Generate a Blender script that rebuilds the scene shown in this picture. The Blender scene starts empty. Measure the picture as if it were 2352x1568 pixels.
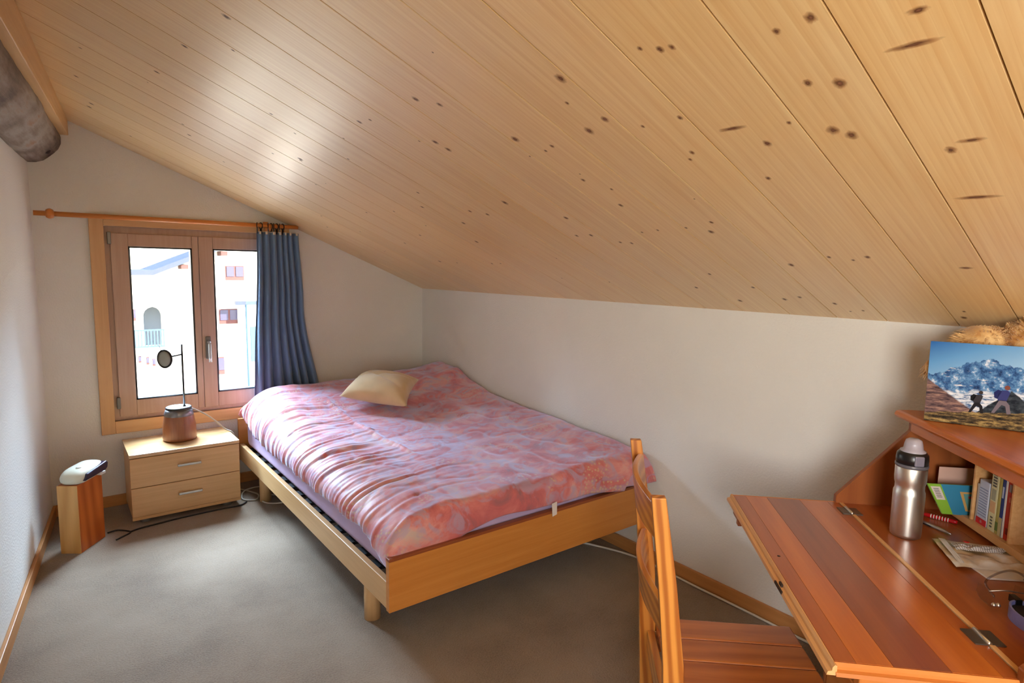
import bpy, bmesh, math, random
from mathutils import Vector, Matrix, noise
random.seed(7)
S = bpy.context.scene
C = S.collection
PI = math.pi

# ------------------------------------------------------------------ camera, world, sun, daylight, exposure
CAM = Vector((-2.345, -4.230, 1.456))
YAW, PITCH, ROLL, FPX = math.radians(37.538), math.radians(6.748), math.radians(1.019), 1383.58
fw = Vector((math.sin(YAW)*math.cos(PITCH), math.cos(YAW)*math.cos(PITCH), -math.sin(PITCH)))
rt = Vector((math.cos(YAW), -math.sin(YAW), 0)); up = rt.cross(fw)
r2 = rt*math.cos(ROLL) + up*math.sin(ROLL); u2 = up*math.cos(ROLL) - rt*math.sin(ROLL)
cd = bpy.data.cameras.new('camera'); cam = bpy.data.objects.new('camera', cd); C.objects.link(cam)
cam.matrix_world = Matrix(((r2.x, u2.x, -fw.x, CAM.x), (r2.y, u2.y, -fw.y, CAM.y), (r2.z, u2.z, -fw.z, CAM.z), (0, 0, 0, 1)))
cd.sensor_fit = 'HORIZONTAL'; cd.sensor_width = 36; cd.lens = FPX/2352*36; cd.clip_start = .05; cd.clip_end = 300
S.camera = cam

w = bpy.data.worlds.new('sky'); S.world = w; w.use_nodes = True
wn = w.node_tree; bg = wn.nodes['Background']
sky = wn.nodes.new('ShaderNodeTexSky'); sky.sky_type = 'NISHITA'; sky.sun_disc = False
sky.sun_elevation = math.radians(42); sky.sun_rotation = math.radians(200); sky.altitude = 1400
wn.links.new(sky.outputs[0], bg.inputs[0]); bg.inputs[1].default_value = .7

def lamp(name, kind, loc, direction, energy, color, sx=1, sy=1):
    d = bpy.data.lights.new(name, kind); d.energy = energy; d.color = color
    o = bpy.data.objects.new(name, d); C.objects.link(o); o.location = loc
    o.rotation_euler = Vector(direction).to_track_quat('-Z', 'Y').to_euler()
    if kind == 'AREA': d.shape = 'RECTANGLE'; d.size = sx; d.size_y = sy
    if kind == 'SUN': d.angle = math.radians(.6)
    return o
lamp('sun', 'SUN', (0, 0, 20), (-.70, .50, -.50), 26, (1, .96, .88))
# open sky above the neighbouring roofs, shining in through the gable window
lamp('sky_light_gable_window', 'AREA', (-1.75, 1.5, 2.75), (.02, -1.0, -.62), 1650, (.59, .78, 1.0), 2.6, 1.7)
# added fill light at an unseen, made-up window behind the camera, left wall
lamp('fill_light_added_window', 'AREA', (-3.32, -5.35, 1.35), (.98, .16, -.03), 78, (1.0, .95, .86), 1.3, 1.2)

S.view_settings.view_transform = 'Standard'; S.view_settings.look = 'None'
S.view_settings.gamma = 1; S.view_settings.use_curve_mapping = False
S.view_settings.exposure = 0.64
cy = S.cycles
cy.max_bounces = 6; cy.diffuse_bounces = 4; cy.glossy_bounces = 3; cy.transmission_bounces = 4; cy.transparent_max_bounces = 8
cy.caustics_reflective = False; cy.caustics_refractive = False; cy.adaptive_threshold = .10; cy.sample_clamp_indirect = 6.0

# ------------------------------------------------------------------ materials
def lin(r, g, b):
    f = lambda c: (c/255/12.92) if c/255 <= .04045 else ((c/255+.055)/1.055)**2.4
    return (f(r), f(g), f(b), 1)
class NT:
    def __init__(s, name):
        s.m = bpy.data.materials.new(name); s.m.use_nodes = True; s.t = s.m.node_tree
        s.b = s.t.nodes['Principled BSDF']; s.out = s.t.nodes['Material Output']
    def n(s, typ, **kw):
        x = s.t.nodes.new(typ)
        for k, v in kw.items():
            if k.startswith('i_'):
                key = k[2:]; key = int(key) if key.isdigit() else key.replace('_', ' ')
                x.inputs[key].default_value = v
            else: setattr(x, k, v)
        return x
    def l(s, a, b): s.t.links.new(a, b)
    def coords(s, rnd=True, which='Object'):
        tc = s.n('ShaderNodeTexCoord')
        if not rnd: return tc.outputs[which]
        oi = s.n('ShaderNodeObjectInfo')
        mu = s.n('ShaderNodeMath', operation='MULTIPLY'); s.l(oi.outputs['Random'], mu.inputs[0]); mu.inputs[1].default_value = 37
        ad = s.n('ShaderNodeVectorMath', operation='ADD'); s.l(tc.outputs[which], ad.inputs[0]); s.l(mu.outputs[0], ad.inputs[1])
        s.rnd = oi.outputs['Random']
        return ad.outputs[0]
    def ramp(s, fac, stops):
        r = s.n('ShaderNodeValToRGB'); e = r.color_ramp.elements
        while len(e) < len(stops): e.new(.5)
        for i, (p, c) in enumerate(stops): e[i].position = p; e[i].color = c
        s.l(fac, r.inputs[0]); return r.outputs[0]
    def bump(s, h, strength, dist):
        b = s.n('ShaderNodeBump'); b.inputs['Strength'].default_value = strength; b.inputs['Distance'].default_value = dist
        s.l(h, b.inputs['Height']); s.l(b.outputs[0], s.b.inputs['Normal'])
    def set(s, **kw):
        for k, v in kw.items(): s.b.inputs[k.replace('_', ' ')].default_value = v
        return s
def plain(name, col, rough=.6, metal=0, bump=0, bscale=200, var=.0, **kw):
    t = NT(name); t.set(Roughness=rough, Metallic=metal); t.b.inputs['Base Color'].default_value = col
    co = t.coords()
    if var > 0:
        nz = t.n('ShaderNodeTexNoise', i_Scale=9.0, i_Detail=4.0); t.l(co, nz.inputs['Vector'])
        a = tuple(min(1, c*(1-var)) for c in col[:3])+(1,); b = tuple(min(1, c*(1+var)) for c in col[:3])+(1,)
        t.l(t.ramp(nz.outputs[0], [(.3, a), (.7, b)]), t.b.inputs['Base Color'])
    if bump > 0:
        nz = t.n('ShaderNodeTexNoise', i_Scale=float(bscale), i_Detail=3.0); t.l(co, nz.inputs['Vector']); t.bump(nz.outputs[0], bump, .002)
    for k, v in kw.items(): t.b.inputs[k.replace('_', ' ')].default_value = v
    return t.m
def wood(name, dark, light, axis=0, fine=14, rough=.4, tone=.12, rings=0.0, coat=0.0, bump=.05, ringscale=9, spec=.5):
    t = NT(name); co = t.coords()
    mp = t.n('ShaderNodeMapping'); sc = [fine]*3; sc[axis] = .7; mp.inputs['Scale'].default_value = sc; t.l(co, mp.inputs['Vector'])
    nz = t.n('ShaderNodeTexNoise', i_Scale=3.0, i_Detail=5.0, i_Roughness=.6, i_Distortion=.4); t.l(mp.outputs[0], nz.inputs['Vector'])
    fac = nz.outputs[0]
    if rings > 0:
        mp2 = t.n('ShaderNodeMapping'); s2 = [ringscale]*3; s2[axis] = ringscale*.11; mp2.inputs['Scale'].default_value = s2; t.l(co, mp2.inputs['Vector'])
        wv = t.n('ShaderNodeTexWave', wave_type='BANDS', bands_direction='DIAGONAL', i_Scale=1.0, i_Distortion=4.0, i_Detail=2.0)
        wv.inputs['Detail Scale'].default_value = .6; t.l(mp2.outputs[0], wv.inputs['Vector'])
        mx = t.n('ShaderNodeMix', data_type='FLOAT'); mx.inputs[0].default_value = rings; t.l(nz.outputs[0], mx.inputs[2]); t.l(wv.outputs['Fac'], mx.inputs[3]); fac = mx.outputs[0]
    col = t.ramp(fac, [(.25, dark), (.75, light)])
    hs = t.n('ShaderNodeHueSaturation'); t.l(col, hs.inputs['Color'])
    mr = t.n('ShaderNodeMapRange'); mr.inputs['To Min'].default_value = 1-tone; mr.inputs['To Max'].default_value = 1+tone
    t.l(t.rnd, mr.inputs['Value']); t.l(mr.outputs[0], hs.inputs['Value']); t.l(hs.outputs[0], t.b.inputs['Base Color'])
    t.set(Roughness=rough, Coat_Weight=coat, Coat_Roughness=.25, Specular_IOR_Level=spec)
    if bump: t.bump(fac, bump, .002)
    return t.m
def plaster(name, col):
    t = NT(name); co = t.coords(False); t.set(Roughness=.85, Specular_IOR_Level=.2)
    nz = t.n('ShaderNodeTexNoise', i_Scale=2.2, i_Detail=3.0); t.l(co, nz.inputs['Vector'])
    a = tuple(c*.96 for c in col[:3])+(1,)
    t.l(t.ramp(nz.outputs[0], [(.35, a), (.65, col)]), t.b.inputs['Base Color'])
    n2 = t.n('ShaderNodeTexNoise', i_Scale=110.0, i_Detail=4.0); t.l(co, n2.inputs['Vector']); t.bump(n2.outputs[0], .6, .004)
    return t.m

M = {}
M['plaster'] = plaster('white_plaster', lin(228, 225, 218))
def ceilmat():
    t = NT('varnished_spruce'); co = t.coords()
    mp = t.n('ShaderNodeMapping'); mp.inputs['Scale'].default_value = (.7, 22, 22); t.l(co, mp.inputs['Vector'])
    nz = t.n('ShaderNodeTexNoise', i_Scale=3.0, i_Detail=5.0, i_Roughness=.6, i_Distortion=.3); t.l(mp.outputs[0], nz.inputs['Vector'])
    mp2 = t.n('ShaderNodeMapping'); mp2.inputs['Scale'].default_value = (.9, 20, 1); t.l(co, mp2.inputs['Vector'])
    wv = t.n('ShaderNodeTexWave', wave_type='BANDS', bands_direction='Y', wave_profile='SAW', i_Scale=1.0, i_Distortion=26.0, i_Detail=1.0); wv.inputs['Detail Scale'].default_value = .22; t.l(mp2.outputs[0], wv.inputs['Vector'])
    mx = t.n('ShaderNodeMix', data_type='FLOAT'); mx.inputs[0].default_value = .15; t.l(nz.outputs[0], mx.inputs[2]); t.l(wv.outputs['Fac'], mx.inputs[3])
    col = t.ramp(mx.outputs[0], [(.25, lin(240, 210, 154)), (.72, lin(222, 180, 120))])
    n2 = t.n('ShaderNodeTexNoise', i_Scale=1.6, i_Detail=2.0); t.l(co, n2.inputs['Vector'])
    hs = t.n('ShaderNodeHueSaturation'); t.l(col, hs.inputs['Color']); mr = t.n('ShaderNodeMapRange'); mr.inputs['To Min'].default_value = .95; mr.inputs['To Max'].default_value = 1.07; t.l(t.rnd, mr.inputs['Value']); t.l(mr.outputs[0], hs.inputs['Value'])
    ms = t.n('ShaderNodeMapRange'); ms.inputs['To Min'].default_value = .9; ms.inputs['To Max'].default_value = 1.12; t.l(n2.outputs[0], ms.inputs['Value']); t.l(ms.outputs[0], hs.inputs['Saturation'])
    t.l(hs.outputs[0], t.b.inputs['Base Color']); t.set(Roughness=.34, Coat_Weight=1.0, Coat_Roughness=.54, Coat_IOR=1.75, Specular_IOR_Level=.35); return t.m
M['ceil'] = ceilmat()
M['trim'] = wood('spruce_trim', lin(205, 158, 100), lin(226, 184, 126), 1, 11, .45, .05)
M['base'] = wood('beech_baseboard', lin(178, 120, 66), lin(200, 142, 84), 1, 16, .45, .04)
M['basex'] = wood('beech_baseboard_across', lin(178, 120, 66), lin(200, 142, 84), 0, 16, .45, .04)
M['beechx'] = wood('beech_x', lin(204, 160, 108), lin(220, 180, 128), 0, 20, .42, .03)
M['beechy'] = wood('beech_y', lin(204, 160, 108), lin(220, 180, 128), 1, 20, .42, .03)
M['beechz'] = wood('beech_z', lin(204, 160, 108), lin(220, 180, 128), 2, 20, .42, .03)
M['bedx'] = wood('bed_beech_x', lin(196, 124, 54), lin(212, 144, 70), 0, 18, .4, .02)
M['bedtop'] = wood('bed_edge_brown', lin(140, 72, 40), lin(158, 86, 48), 0, 18, .45, .02)
M['larchx'] = wood('larch_window_x', lin(202, 156, 106), lin(216, 172, 122), 0, 16, .5, .04)
M['larchz'] = wood('larch_window_z', lin(202, 156, 106), lin(216, 172, 122), 2, 16, .5, .04)
M['sashx'] = wood('sash_wood_x', lin(180, 146, 122), lin(194, 162, 138), 0, 16, .5, .03)
M['sashz'] = wood('sash_wood_z', lin(180, 146, 122), lin(194, 162, 138), 2, 16, .5, .03)
M['rod'] = wood('curtain_rod_wood', lin(196, 116, 52), lin(214, 136, 66), 0, 16, .35, .02)
M['pine'] = wood('desk_pine', lin(182, 94, 32), lin(204, 116, 44), 0, 20, .3, .05, .25, .3, .02, 9)
M['pine_dark'] = wood('desk_pine_dark', lin(134, 66, 32), lin(154, 82, 42), 0, 20, .3, .04, .2, .3, .02, 9)
M['pine_mid'] = wood('desk_pine_mid', lin(156, 78, 34), lin(176, 96, 42), 0, 20, .3, .04, .2, .3, .02, 9)
M['pine_pale'] = wood('desk_pine_edge', lin(212, 152, 92), lin(234, 186, 128), 0, 24, .4, .04)
M['pine_y'] = wood('desk_pine_across', lin(196, 112, 48), lin(216, 138, 66), 1, 22, .35, .04, .2)
M['pine_z'] = wood('desk_pine_upright', lin(132, 68, 28), lin(152, 84, 38), 2, 22, .4, .04, .3)
M['chair_z'] = wood('chair_pine_upright', lin(166, 94, 32), lin(212, 142, 62), 2, 10, .3, .04, .7, .4, .02, 26)
M['chair_x'] = wood('chair_pine_cross', lin(176, 104, 38), lin(214, 146, 66), 0, 10, .3, .04, .6, .4, .02, 22)
M['seat'] = wood('chair_seat_pine', lin(158, 80, 30), lin(196, 114, 50), 1, 12, .3, .05, .25, .3, .02, 11)
M['knot'] = None
M['carved'] = None
M['dark_metal'] = plain('dark_metal', lin(52, 50, 50), .35, .9)
M['steel'] = plain('brushed_steel', lin(214, 208, 198), .36, 1.0, .05, 300)
M['alu'] = plain('satin_aluminium', lin(186, 184, 180), .35, .9)
M['hinge'] = plain('hinge_steel', lin(120, 116, 108), .4, .9)
M['black'] = plain('black_plastic', lin(22, 22, 24), .3)
M['whitep'] = plain('white_plastic', lin(232, 230, 224), .4)
M['cable_w'] = plain('white_cable', lin(214, 208, 196), .5)
M['cable_g'] = plain('grey_cable', lin(150, 138, 124), .5)
M['cable_b'] = plain('black_cable', lin(30, 28, 28), .5)

def carpet():
    t = NT('grey_beige_carpet'); co = t.coords(False); t.set(Roughness=1.0, Specular_IOR_Level=.05, Sheen_Weight=.25)
    n1 = t.n('ShaderNodeTexNoise', i_Scale=2.3, i_Detail=5.0, i_Roughness=.6); t.l(co, n1.inputs['Vector'])
    n2 = t.n('ShaderNodeTexNoise', i_Scale=150.0, i_Detail=3.0, i_Roughness=.7); t.l(co, n2.inputs['Vector'])
    mx = t.n('ShaderNodeMix', data_type='FLOAT'); mx.inputs[0].default_value = .45; t.l(n1.outputs[0], mx.inputs[2]); t.l(n2.outputs[0], mx.inputs[3])
    t.l(t.ramp(mx.outputs[0], [(.32, lin(110, 94, 80)), (.5, lin(144, 126, 108)), (.7, lin(162, 144, 126))]), t.b.inputs['Base Color'])
    t.bump(n2.outputs[0], .9, .006); return t.m
M['carpet'] = carpet()
def knotmat():
    t = NT('spruce_knot'); co = t.n('ShaderNodeTexCoord').outputs['Object']
    ln = t.n('ShaderNodeVectorMath', operation='LENGTH'); t.l(co, ln.inputs[0])
    nz = t.n('ShaderNodeTexNoise', i_Scale=2.2, i_Detail=3.0); t.l(t.coords(), nz.inputs['Vector'])
    ma = t.n('ShaderNodeMath', operation='MULTIPLY_ADD'); t.l(nz.outputs[0], ma.inputs[0]); ma.inputs[1].default_value = .5; t.l(ln.outputs['Value'], ma.inputs[2])
    t.l(t.ramp(ma.outputs[0], [(.20, lin(150, 104, 78)), (.42, lin(104, 62, 42)), (.8, lin(176, 118, 74))]), t.b.inputs['Base Color'])
    al = t.ramp(ma.outputs[0], [(.40, (.80, .80, .80, 1)), (1.0, (0, 0, 0, 1))])
    e = t.t.nodes[-1].color_ramp.elements; e[1].position = 1.0
    t.l(al, t.b.inputs['Alpha']); t.set(Roughness=.45); return t.m
M['knot'] = knotmat()
def logmat():
    t = NT('weathered_log'); co = t.coords(False)
    mp = t.n('ShaderNodeMapping'); mp.inputs['Scale'].default_value = (9, 1.2, 9); t.l(co, mp.inputs['Vector'])
    n1 = t.n('ShaderNodeTexNoise', i_Scale=1.6, i_Detail=7.0, i_Roughness=.65); t.l(mp.outputs[0], n1.inputs['Vector'])
    n2 = t.n('ShaderNodeTexNoise', i_Scale=3.5, i_Detail=4.0); t.l(co, n2.inputs['Vector'])
    mx = t.n('ShaderNodeMix', data_type='FLOAT'); mx.inputs[0].default_value = .45; t.l(n1.outputs[0], mx.inputs[2]); t.l(n2.outputs[0], mx.inputs[3])
    t.l(t.ramp(mx.outputs[0], [(.34, lin(66, 48, 38)), (.47, lin(128, 112, 98)), (.56, lin(158, 146, 132)), (.66, lin(150, 108, 76))]), t.b.inputs['Base Color'])
    t.set(Roughness=.8); t.bump(mx.outputs[0], .6, .02); return t.m
M['log'] = logmat()
def duvetmat():
    t = NT('coral_floral_cotton'); co = t.coords(False)
    n0 = t.n('ShaderNodeTexNoise', i_Scale=5.0, i_Detail=5.0, i_Roughness=.62, i_Distortion=1.0); t.l(co, n0.inputs['Vector'])
    c0 = t.ramp(n0.outputs[0], [(.28, lin(154, 102, 108)), (.40, lin(200, 104, 104)), (.50, lin(214, 122, 118)), (.60, lin(222, 156, 150)), (.72, lin(204, 180, 172))])
    # soft grey-lilac foliage
    n1 = t.n('ShaderNodeTexNoise', i_Scale=9.0, i_Detail=3.0, i_Distortion=2.0); mpv = t.n('ShaderNodeMapping'); mpv.inputs['Location'].default_value = (7, 3, 2); t.l(co, mpv.inputs['Vector']); t.l(mpv.outputs[0], n1.inputs['Vector'])
    f1 = t.ramp(n1.outputs[0], [(.49, (0, 0, 0, 1)), (.62, (.72, .72, .72, 1))])
    m1 = t.n('ShaderNodeMix', data_type='RGBA'); t.l(f1, m1.inputs[0]); t.l(c0, m1.inputs[6]); m1.inputs[7].default_value = lin(184, 160, 186)
    # small beige blossoms in clusters
    vo = t.n('ShaderNodeTexVoronoi', i_Scale=62.0); t.l(co, vo.inputs['Vector'])
    fv = t.ramp(vo.outputs['Distance'], [(.22, (1, 1, 1, 1)), (.42, (0, 0, 0, 1))])
    n2 = t.n('ShaderNodeTexNoise', i_Scale=6.0, i_Detail=2.0); mp2 = t.n('ShaderNodeMapping'); mp2.inputs['Location'].default_value = (1, 9, 4); t.l(co, mp2.inputs['Vector']); t.l(mp2.outputs[0], n2.inputs['Vector'])
    f2 = t.ramp(n2.outputs[0], [(.56, (0, 0, 0, 1)), (.62, (.75, .75, .75, 1))])
    mu = t.n('ShaderNodeMix', data_type='RGBA', blend_type='MULTIPLY'); mu.inputs[0].default_value = 1; t.l(fv, mu.inputs[6]); t.l(f2, mu.inputs[7])
    m2 = t.n('ShaderNodeMix', data_type='RGBA'); t.l(mu.outputs[2], m2.inputs[0]); t.l(m1.outputs[2], m2.inputs[6]); m2.inputs[7].default_value = lin(214, 186, 146)
    t.l(m2.outputs[2], t.b.inputs['Base Color'])
    t.set(Roughness=.52, Sheen_Weight=1.0, Sheen_Roughness=.42, Sheen_Tint=(.62, .74, 1, 1), Specular_IOR_Level=.6)
    n3 = t.n('ShaderNodeTexNoise', i_Scale=420.0, i_Detail=2.0); t.l(co, n3.inputs['Vector']); t.bump(n3.outputs[0], .15, .001)
    return t.m
M['duvet'] = duvetmat()
M['sheet'] = plain('lilac_sheet', lin(196, 176, 214), .8, 0, .2, 400, .03)
M['cushion'] = plain('beige_velvet', lin(206, 176, 132), .85, 0, .3, 350, .08, Sheen_Weight=.4)
M['curtain'] = plain('slate_blue_cloth', lin(98, 126, 162), .85, 0, .25, 500, .05, Sheen_Weight=.2)
M['tape'] = plain('cream_header_tape', lin(206, 194, 174), .8)
M['slat_black'] = plain('black_slat', lin(24, 26, 34), .6)
M['jar'] = wood('ribbed_brown_glaze', lin(122, 74, 50), lin(146, 94, 66), 2, 30, .3, .02)
M['box_front'] = wood('light_block', lin(206, 152, 84), lin(226, 178, 112), 2, 12, .45, .02, .4)
M['box_side'] = wood('orange_block', lin(176, 84, 26), lin(206, 112, 46), 2, 12, .4, .02, .5)
M['cream'] = plain('cream_plastic', lin(222, 222, 204), .4)
M['violet'] = plain('dark_violet_plastic', lin(44, 34, 64), .25)
def glass(name, tint=(1, 1, 1, 1), gloss=.06):
    t = NT(name); t.t.nodes.remove(t.b)
    tr = t.n('ShaderNodeBsdfTransparent'); tr.inputs[0].default_value = tint
    gl = t.n('ShaderNodeBsdfGlossy'); gl.inputs['Roughness'].default_value = .02
    mx = t.n('ShaderNodeMixShader'); mx.inputs[0].default_value = gloss
    t.l(tr.outputs[0], mx.inputs[1]); t.l(gl.outputs[0], mx.inputs[2]); t.l(mx.outputs[0], t.out.inputs[0]); return t.m
M['glass'] = glass('window_glass', (.96, .98, .98, 1), .05)
M['clear'] = glass('clear_plastic', (.80, .80, .86, 1), .16)
M['lens'] = glass('spectacle_lens', (.9, .9, .9, 1), .12)

# ------------------------------------------------------------------ mesh helpers
def mesh(name, verts, faces, smooth=False):
    me = bpy.data.meshes.new(name); me.from_pydata([tuple(v) for v in verts], [], faces); me.update()
    if smooth:
        for p in me.polygons: p.use_smooth = True
    return me
def ob(name, me, mat=None, parent=None, loc=None, rot=None):
    o = bpy.data.objects.new(name, me); C.objects.link(o)
    if mat is not None and me is not None and not me.materials:
        me.materials.append(M[mat] if isinstance(mat, str) else mat)
    if parent is not None: o.parent = parent
    if loc is not None: o.location = loc
    if rot is not None: o.rotation_euler = rot
    return o
def empty(name, loc=(0, 0, 0), rz=0):
    o = bpy.data.objects.new(name, None); C.objects.link(o); o.location = loc; o.rotation_euler = (0, 0, rz); o.empty_display_size = .1
    return o
def tag(o, label=None, cat=None, group=None, kind=None):
    if label: o['label'] = label
    if cat: o['category'] = cat
    if group: o['group'] = group
    if kind: o['kind'] = kind
    return o
def bbox(x0, x1, y0, y1, z0, z1, bev=.002, seg=2):
    bm = bmesh.new(); bmesh.ops.create_cube(bm, size=1)
    for v in bm.verts: v.co = Vector(((x0+x1)/2+v.co.x*(x1-x0), (y0+y1)/2+v.co.y*(y1-y0), (z0+z1)/2+v.co.z*(z1-z0)))
    if bev: bmesh.ops.bevel(bm, geom=bm.edges[:], offset=bev, segments=seg, affect='EDGES', profile=.5)
    me = bpy.data.meshes.new('box'); bm.to_mesh(me); bm.free(); return me
def box(name, dims, mat, parent=None, bev=.002, seg=2, **k): return ob(name, bbox(*dims, bev, seg), mat, parent, **k)
def boxes(*dims):
    V = []; F = []
    for x0, x1, y0, y1, z0, z1 in dims:
        n = len(V); V += [(x, y, z) for z in (z0, z1) for y in (y0, y1) for x in (x0, x1)]
        F += [tuple(n+i for i in f) for f in ((0, 2, 3, 1), (4, 5, 7, 6), (0, 1, 5, 4), (2, 6, 7, 3), (0, 4, 6, 2), (1, 3, 7, 5))]
    return mesh('boxes', V, F)
def prism(poly, axis, a, b, bev=0, seg=2):
    """closed 2-D outline extruded along an axis; poly in the two other axes (xy->z, xz->y, yz->x)"""
    def P(p, t):
        if axis == 2: return (p[0], p[1], t)
        if axis == 1: return (p[0], t, p[1])
        return (t, p[0], p[1])
    bm = bmesh.new(); lo = [bm.verts.new(P(p, a)) for p in poly]; hi = [bm.verts.new(P(p, b)) for p in poly]; n = len(poly)
    bm.faces.new(lo); bm.faces.new(hi[::-1])
    for i in range(n): bm.faces.new((lo[i], hi[i], hi[(i+1) % n], lo[(i+1) % n]))
    bmesh.ops.recalc_face_normals(bm, faces=bm.faces[:])
    if bev: bmesh.ops.bevel(bm, geom=bm.edges[:], offset=bev, segments=seg, affect='EDGES', profile=.5)
    me = bpy.data.meshes.new('prism'); bm.to_mesh(me); bm.free(); return me
def lathe(prof, n=32, cap=True, axis='Z'):
    V = []; F = []
    for r, z in prof:
        for i in range(n): a = 2*PI*i/n; V.append((r*math.cos(a), r*math.sin(a), z))
    for k in range(len(prof)-1):
        for i in range(n): j = (i+1) % n; F.append((k*n+i, k*n+j, (k+1)*n+j, (k+1)*n+i))
    if cap:
        F.append(tuple(range(n))[::-1]); F.append(tuple((len(prof)-1)*n+i for i in range(n)))
    if axis == 'X': V = [(z, y, -x) for x, y, z in V]
    if axis == 'Y': V = [(x, -z, y) for x, y, z in V]
    return mesh('lathe', V, F, True)
def smooth_path(pts, k=6):
    pts = [Vector(p) for p in pts]
    out = []
    for i in range(len(pts)-1):
        p0 = pts[max(0, i-1)]; p1 = pts[i]; p2 = pts[i+1]; p3 = pts[min(len(pts)-1, i+2)]
        for j in range(k):
            t = j/k
            out.append(.5*((2*p1)+(p2-p0)*t+(2*p0-5*p1+4*p2-p3)*t*t+(3*p1-p0-3*p2+p3)*t**3))
    out.append(pts[-1]); return out
def tube(pts, r, n=8, smooth=6):
    P = smooth_path(pts, smooth) if smooth else [Vector(p) for p in pts]
    V = []; F = []; ref = Vector((0, 0, 1))
    for i, p in enumerate(P):
        t = (P[min(i+1, len(P)-1)]-P[max(i-1, 0)]).normalized()
        a = t.cross(ref)
        if a.length < .05: a = t.cross(Vector((1, 0, 0)))
        a.normalize(); b = t.cross(a); rr = r[i*(len(r)-1)//max(1, len(P)-1)] if isinstance(r, (list, tuple)) else r
        for k in range(n): V.append(p+(a*math.cos(2*PI*k/n)+b*math.sin(2*PI*k/n))*rr)
    for i in range(len(P)-1):
        for k in range(n): j = (k+1) % n; F.append((i*n+k, i*n+j, (i+1)*n+j, (i+1)*n+k))
    F.append(tuple(range(n))[::-1]); F.append(tuple((len(P)-1)*n+k for k in range(n)))
    return mesh('tube', V, F, True)
def gridmesh(nu, nv, fn, smooth=True, closed_u=False):
    V = [fn(i, j) for j in range(nv) for i in range(nu)]; F = []
    for j in range(nv-1):
        for i in range(nu if closed_u else nu-1):
            i2 = (i+1) % nu; F.append((j*nu+i, j*nu+i2, (j+1)*nu+i2, (j+1)*nu+i))
    return mesh('grid', V, F, smooth)
def interp(tab, x):
    if x <= tab[0][0]: return tab[0][1]
    for (a, b), (c, d) in zip(tab, tab[1:]):
        if x <= c:
            t = (x-a)/(c-a); t = t*t*(3-2*t); return b+(d-b)*t
    return tab[-1][1]
def clamp(x, a=0., b=1.): return max(a, min(b, x))
def sst(a, b, x): t = clamp((x-a)/(b-a)); return t*t*(3-2*t)

# ------------------------------------------------------------------ room shell
H = 1.30; SL = .421; TH = math.atan(SL); LW = .106     # knee wall height, roof slope, skew of the left wall
def ceil_z(x): return H-SL*x
def left_x(y): return -2.40+LW*y
YN = -6.2
tag(ob('floor', gridmesh(2, 2, lambda i, j: (-3.6+i*3.8, YN-.2+j*(-YN+.4), 0), False), 'carpet'), 'grey beige cut pile carpet covering the whole room', 'floor', kind='structure')
WX0, WX1, WZ0, WZ1 = -2.078, -1.098, .517, 1.669
tag(ob('wall_far', boxes((-3.3, WX0, 0, .22, 0, 2.9), (WX1, .2, 0, .22, 0, 2.9), (WX0, WX1, 0, .22, 0, WZ0), (WX0, WX1, 0, .22, WZ1, 2.9)), 'plaster'), 'white plaster gable wall around the window', 'wall', kind='structure')
tag(ob('wall_right', boxes((0, .2, YN, 0, 0, H+.06)), 'plaster'), 'low white knee wall beside the bed', 'wall', kind='structure')
LWA = -math.atan(LW)
wl = ob('wall_left', boxes((-.22, 0, -4.75, .1, 0, 2.9), (-.22, 0, -6.6, -6.0, 0, 2.9), (-.22, 0, -6.0, -4.75, 0, .75), (-.22, 0, -6.0, -4.75, 1.95, 2.9)), 'plaster', loc=(-2.40, 0, 0), rot=(0, 0, LWA))
tag(wl, 'white plaster side wall under the log beam', 'wall', kind='structure')
tag(ob('wall_near', boxes((-3.4, .2, YN-.2, YN, 0, 2.9)), 'plaster'), 'white plaster wall behind the viewer', 'wall', kind='structure')
w2 = tag(empty('added_window_2', (-2.40, 0, 0), LWA), 'unseen window added behind the viewer for fill light', 'window', kind='structure')  # made-up window, added out of view to carry the fill light
ob('frame', boxes((-.12, -.05, -6.0, -4.75, .75, .82), (-.12, -.05, -6.0, -4.75, 1.88, 1.95), (-.12, -.05, -6.0, -5.93, .82, 1.88), (-.12, -.05, -4.82, -4.75, .82, 1.88)), 'sashz', w2)
# baseboards
tag(box('baseboard_right', (-.016, 0, YN, 0, 0, .066), 'base', bev=.003), 'wooden baseboard along the knee wall', 'baseboard', kind='structure')
tag(box('baseboard_far', (-2.40, -.016, -.016, 0, 0, .066), 'basex', bev=.003), 'wooden baseboard under the window', 'baseboard', kind='structure')
tag(box('baseboard_left', (0, .016, -6.0, -.016, 0, .066), 'base', bev=.003, loc=(-2.40, 0, 0), rot=(0, 0, LWA)), 'wooden baseboard along the side wall', 'baseboard', kind='structure')

# ceiling: backing board and planks running up the slope
ceil = tag(ob('ceiling', mesh('c', [(.2, YN-.2, ceil_z(.2)+.035), (.2, .22, ceil_z(.2)+.035), (-3.6, .22, ceil_z(-3.6)+.035), (-3.6, YN-.2, ceil_z(-3.6)+.035),
            (.2, YN-.2, ceil_z(.2)+.2), (.2, .22, ceil_z(.2)+.2), (-3.6, .22, ceil_z(-3.6)+.2), (-3.6, YN-.2, ceil_z(-3.6)+.2)],
            [(0, 1, 2, 3), (7, 6, 5, 4), (0, 4, 5, 1), (1, 5, 6, 2), (2, 6, 7, 3), (3, 7, 4, 0)]), plain('dark_gap', lin(70, 48, 28), .9)),
    'sloping ceiling of varnished spruce planks', 'ceiling', kind='structure')
def trim_x(y): return -2.212+LW*y
seams = [0, -.19, -.375, -.565, -.75, -.94, -1.125, -1.315, -1.50, -1.69, -1.875, -2.06, -2.246, -2.434, -2.609, -2.793, -3.0, -3.182, -3.354, -3.568, -3.734]
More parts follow.
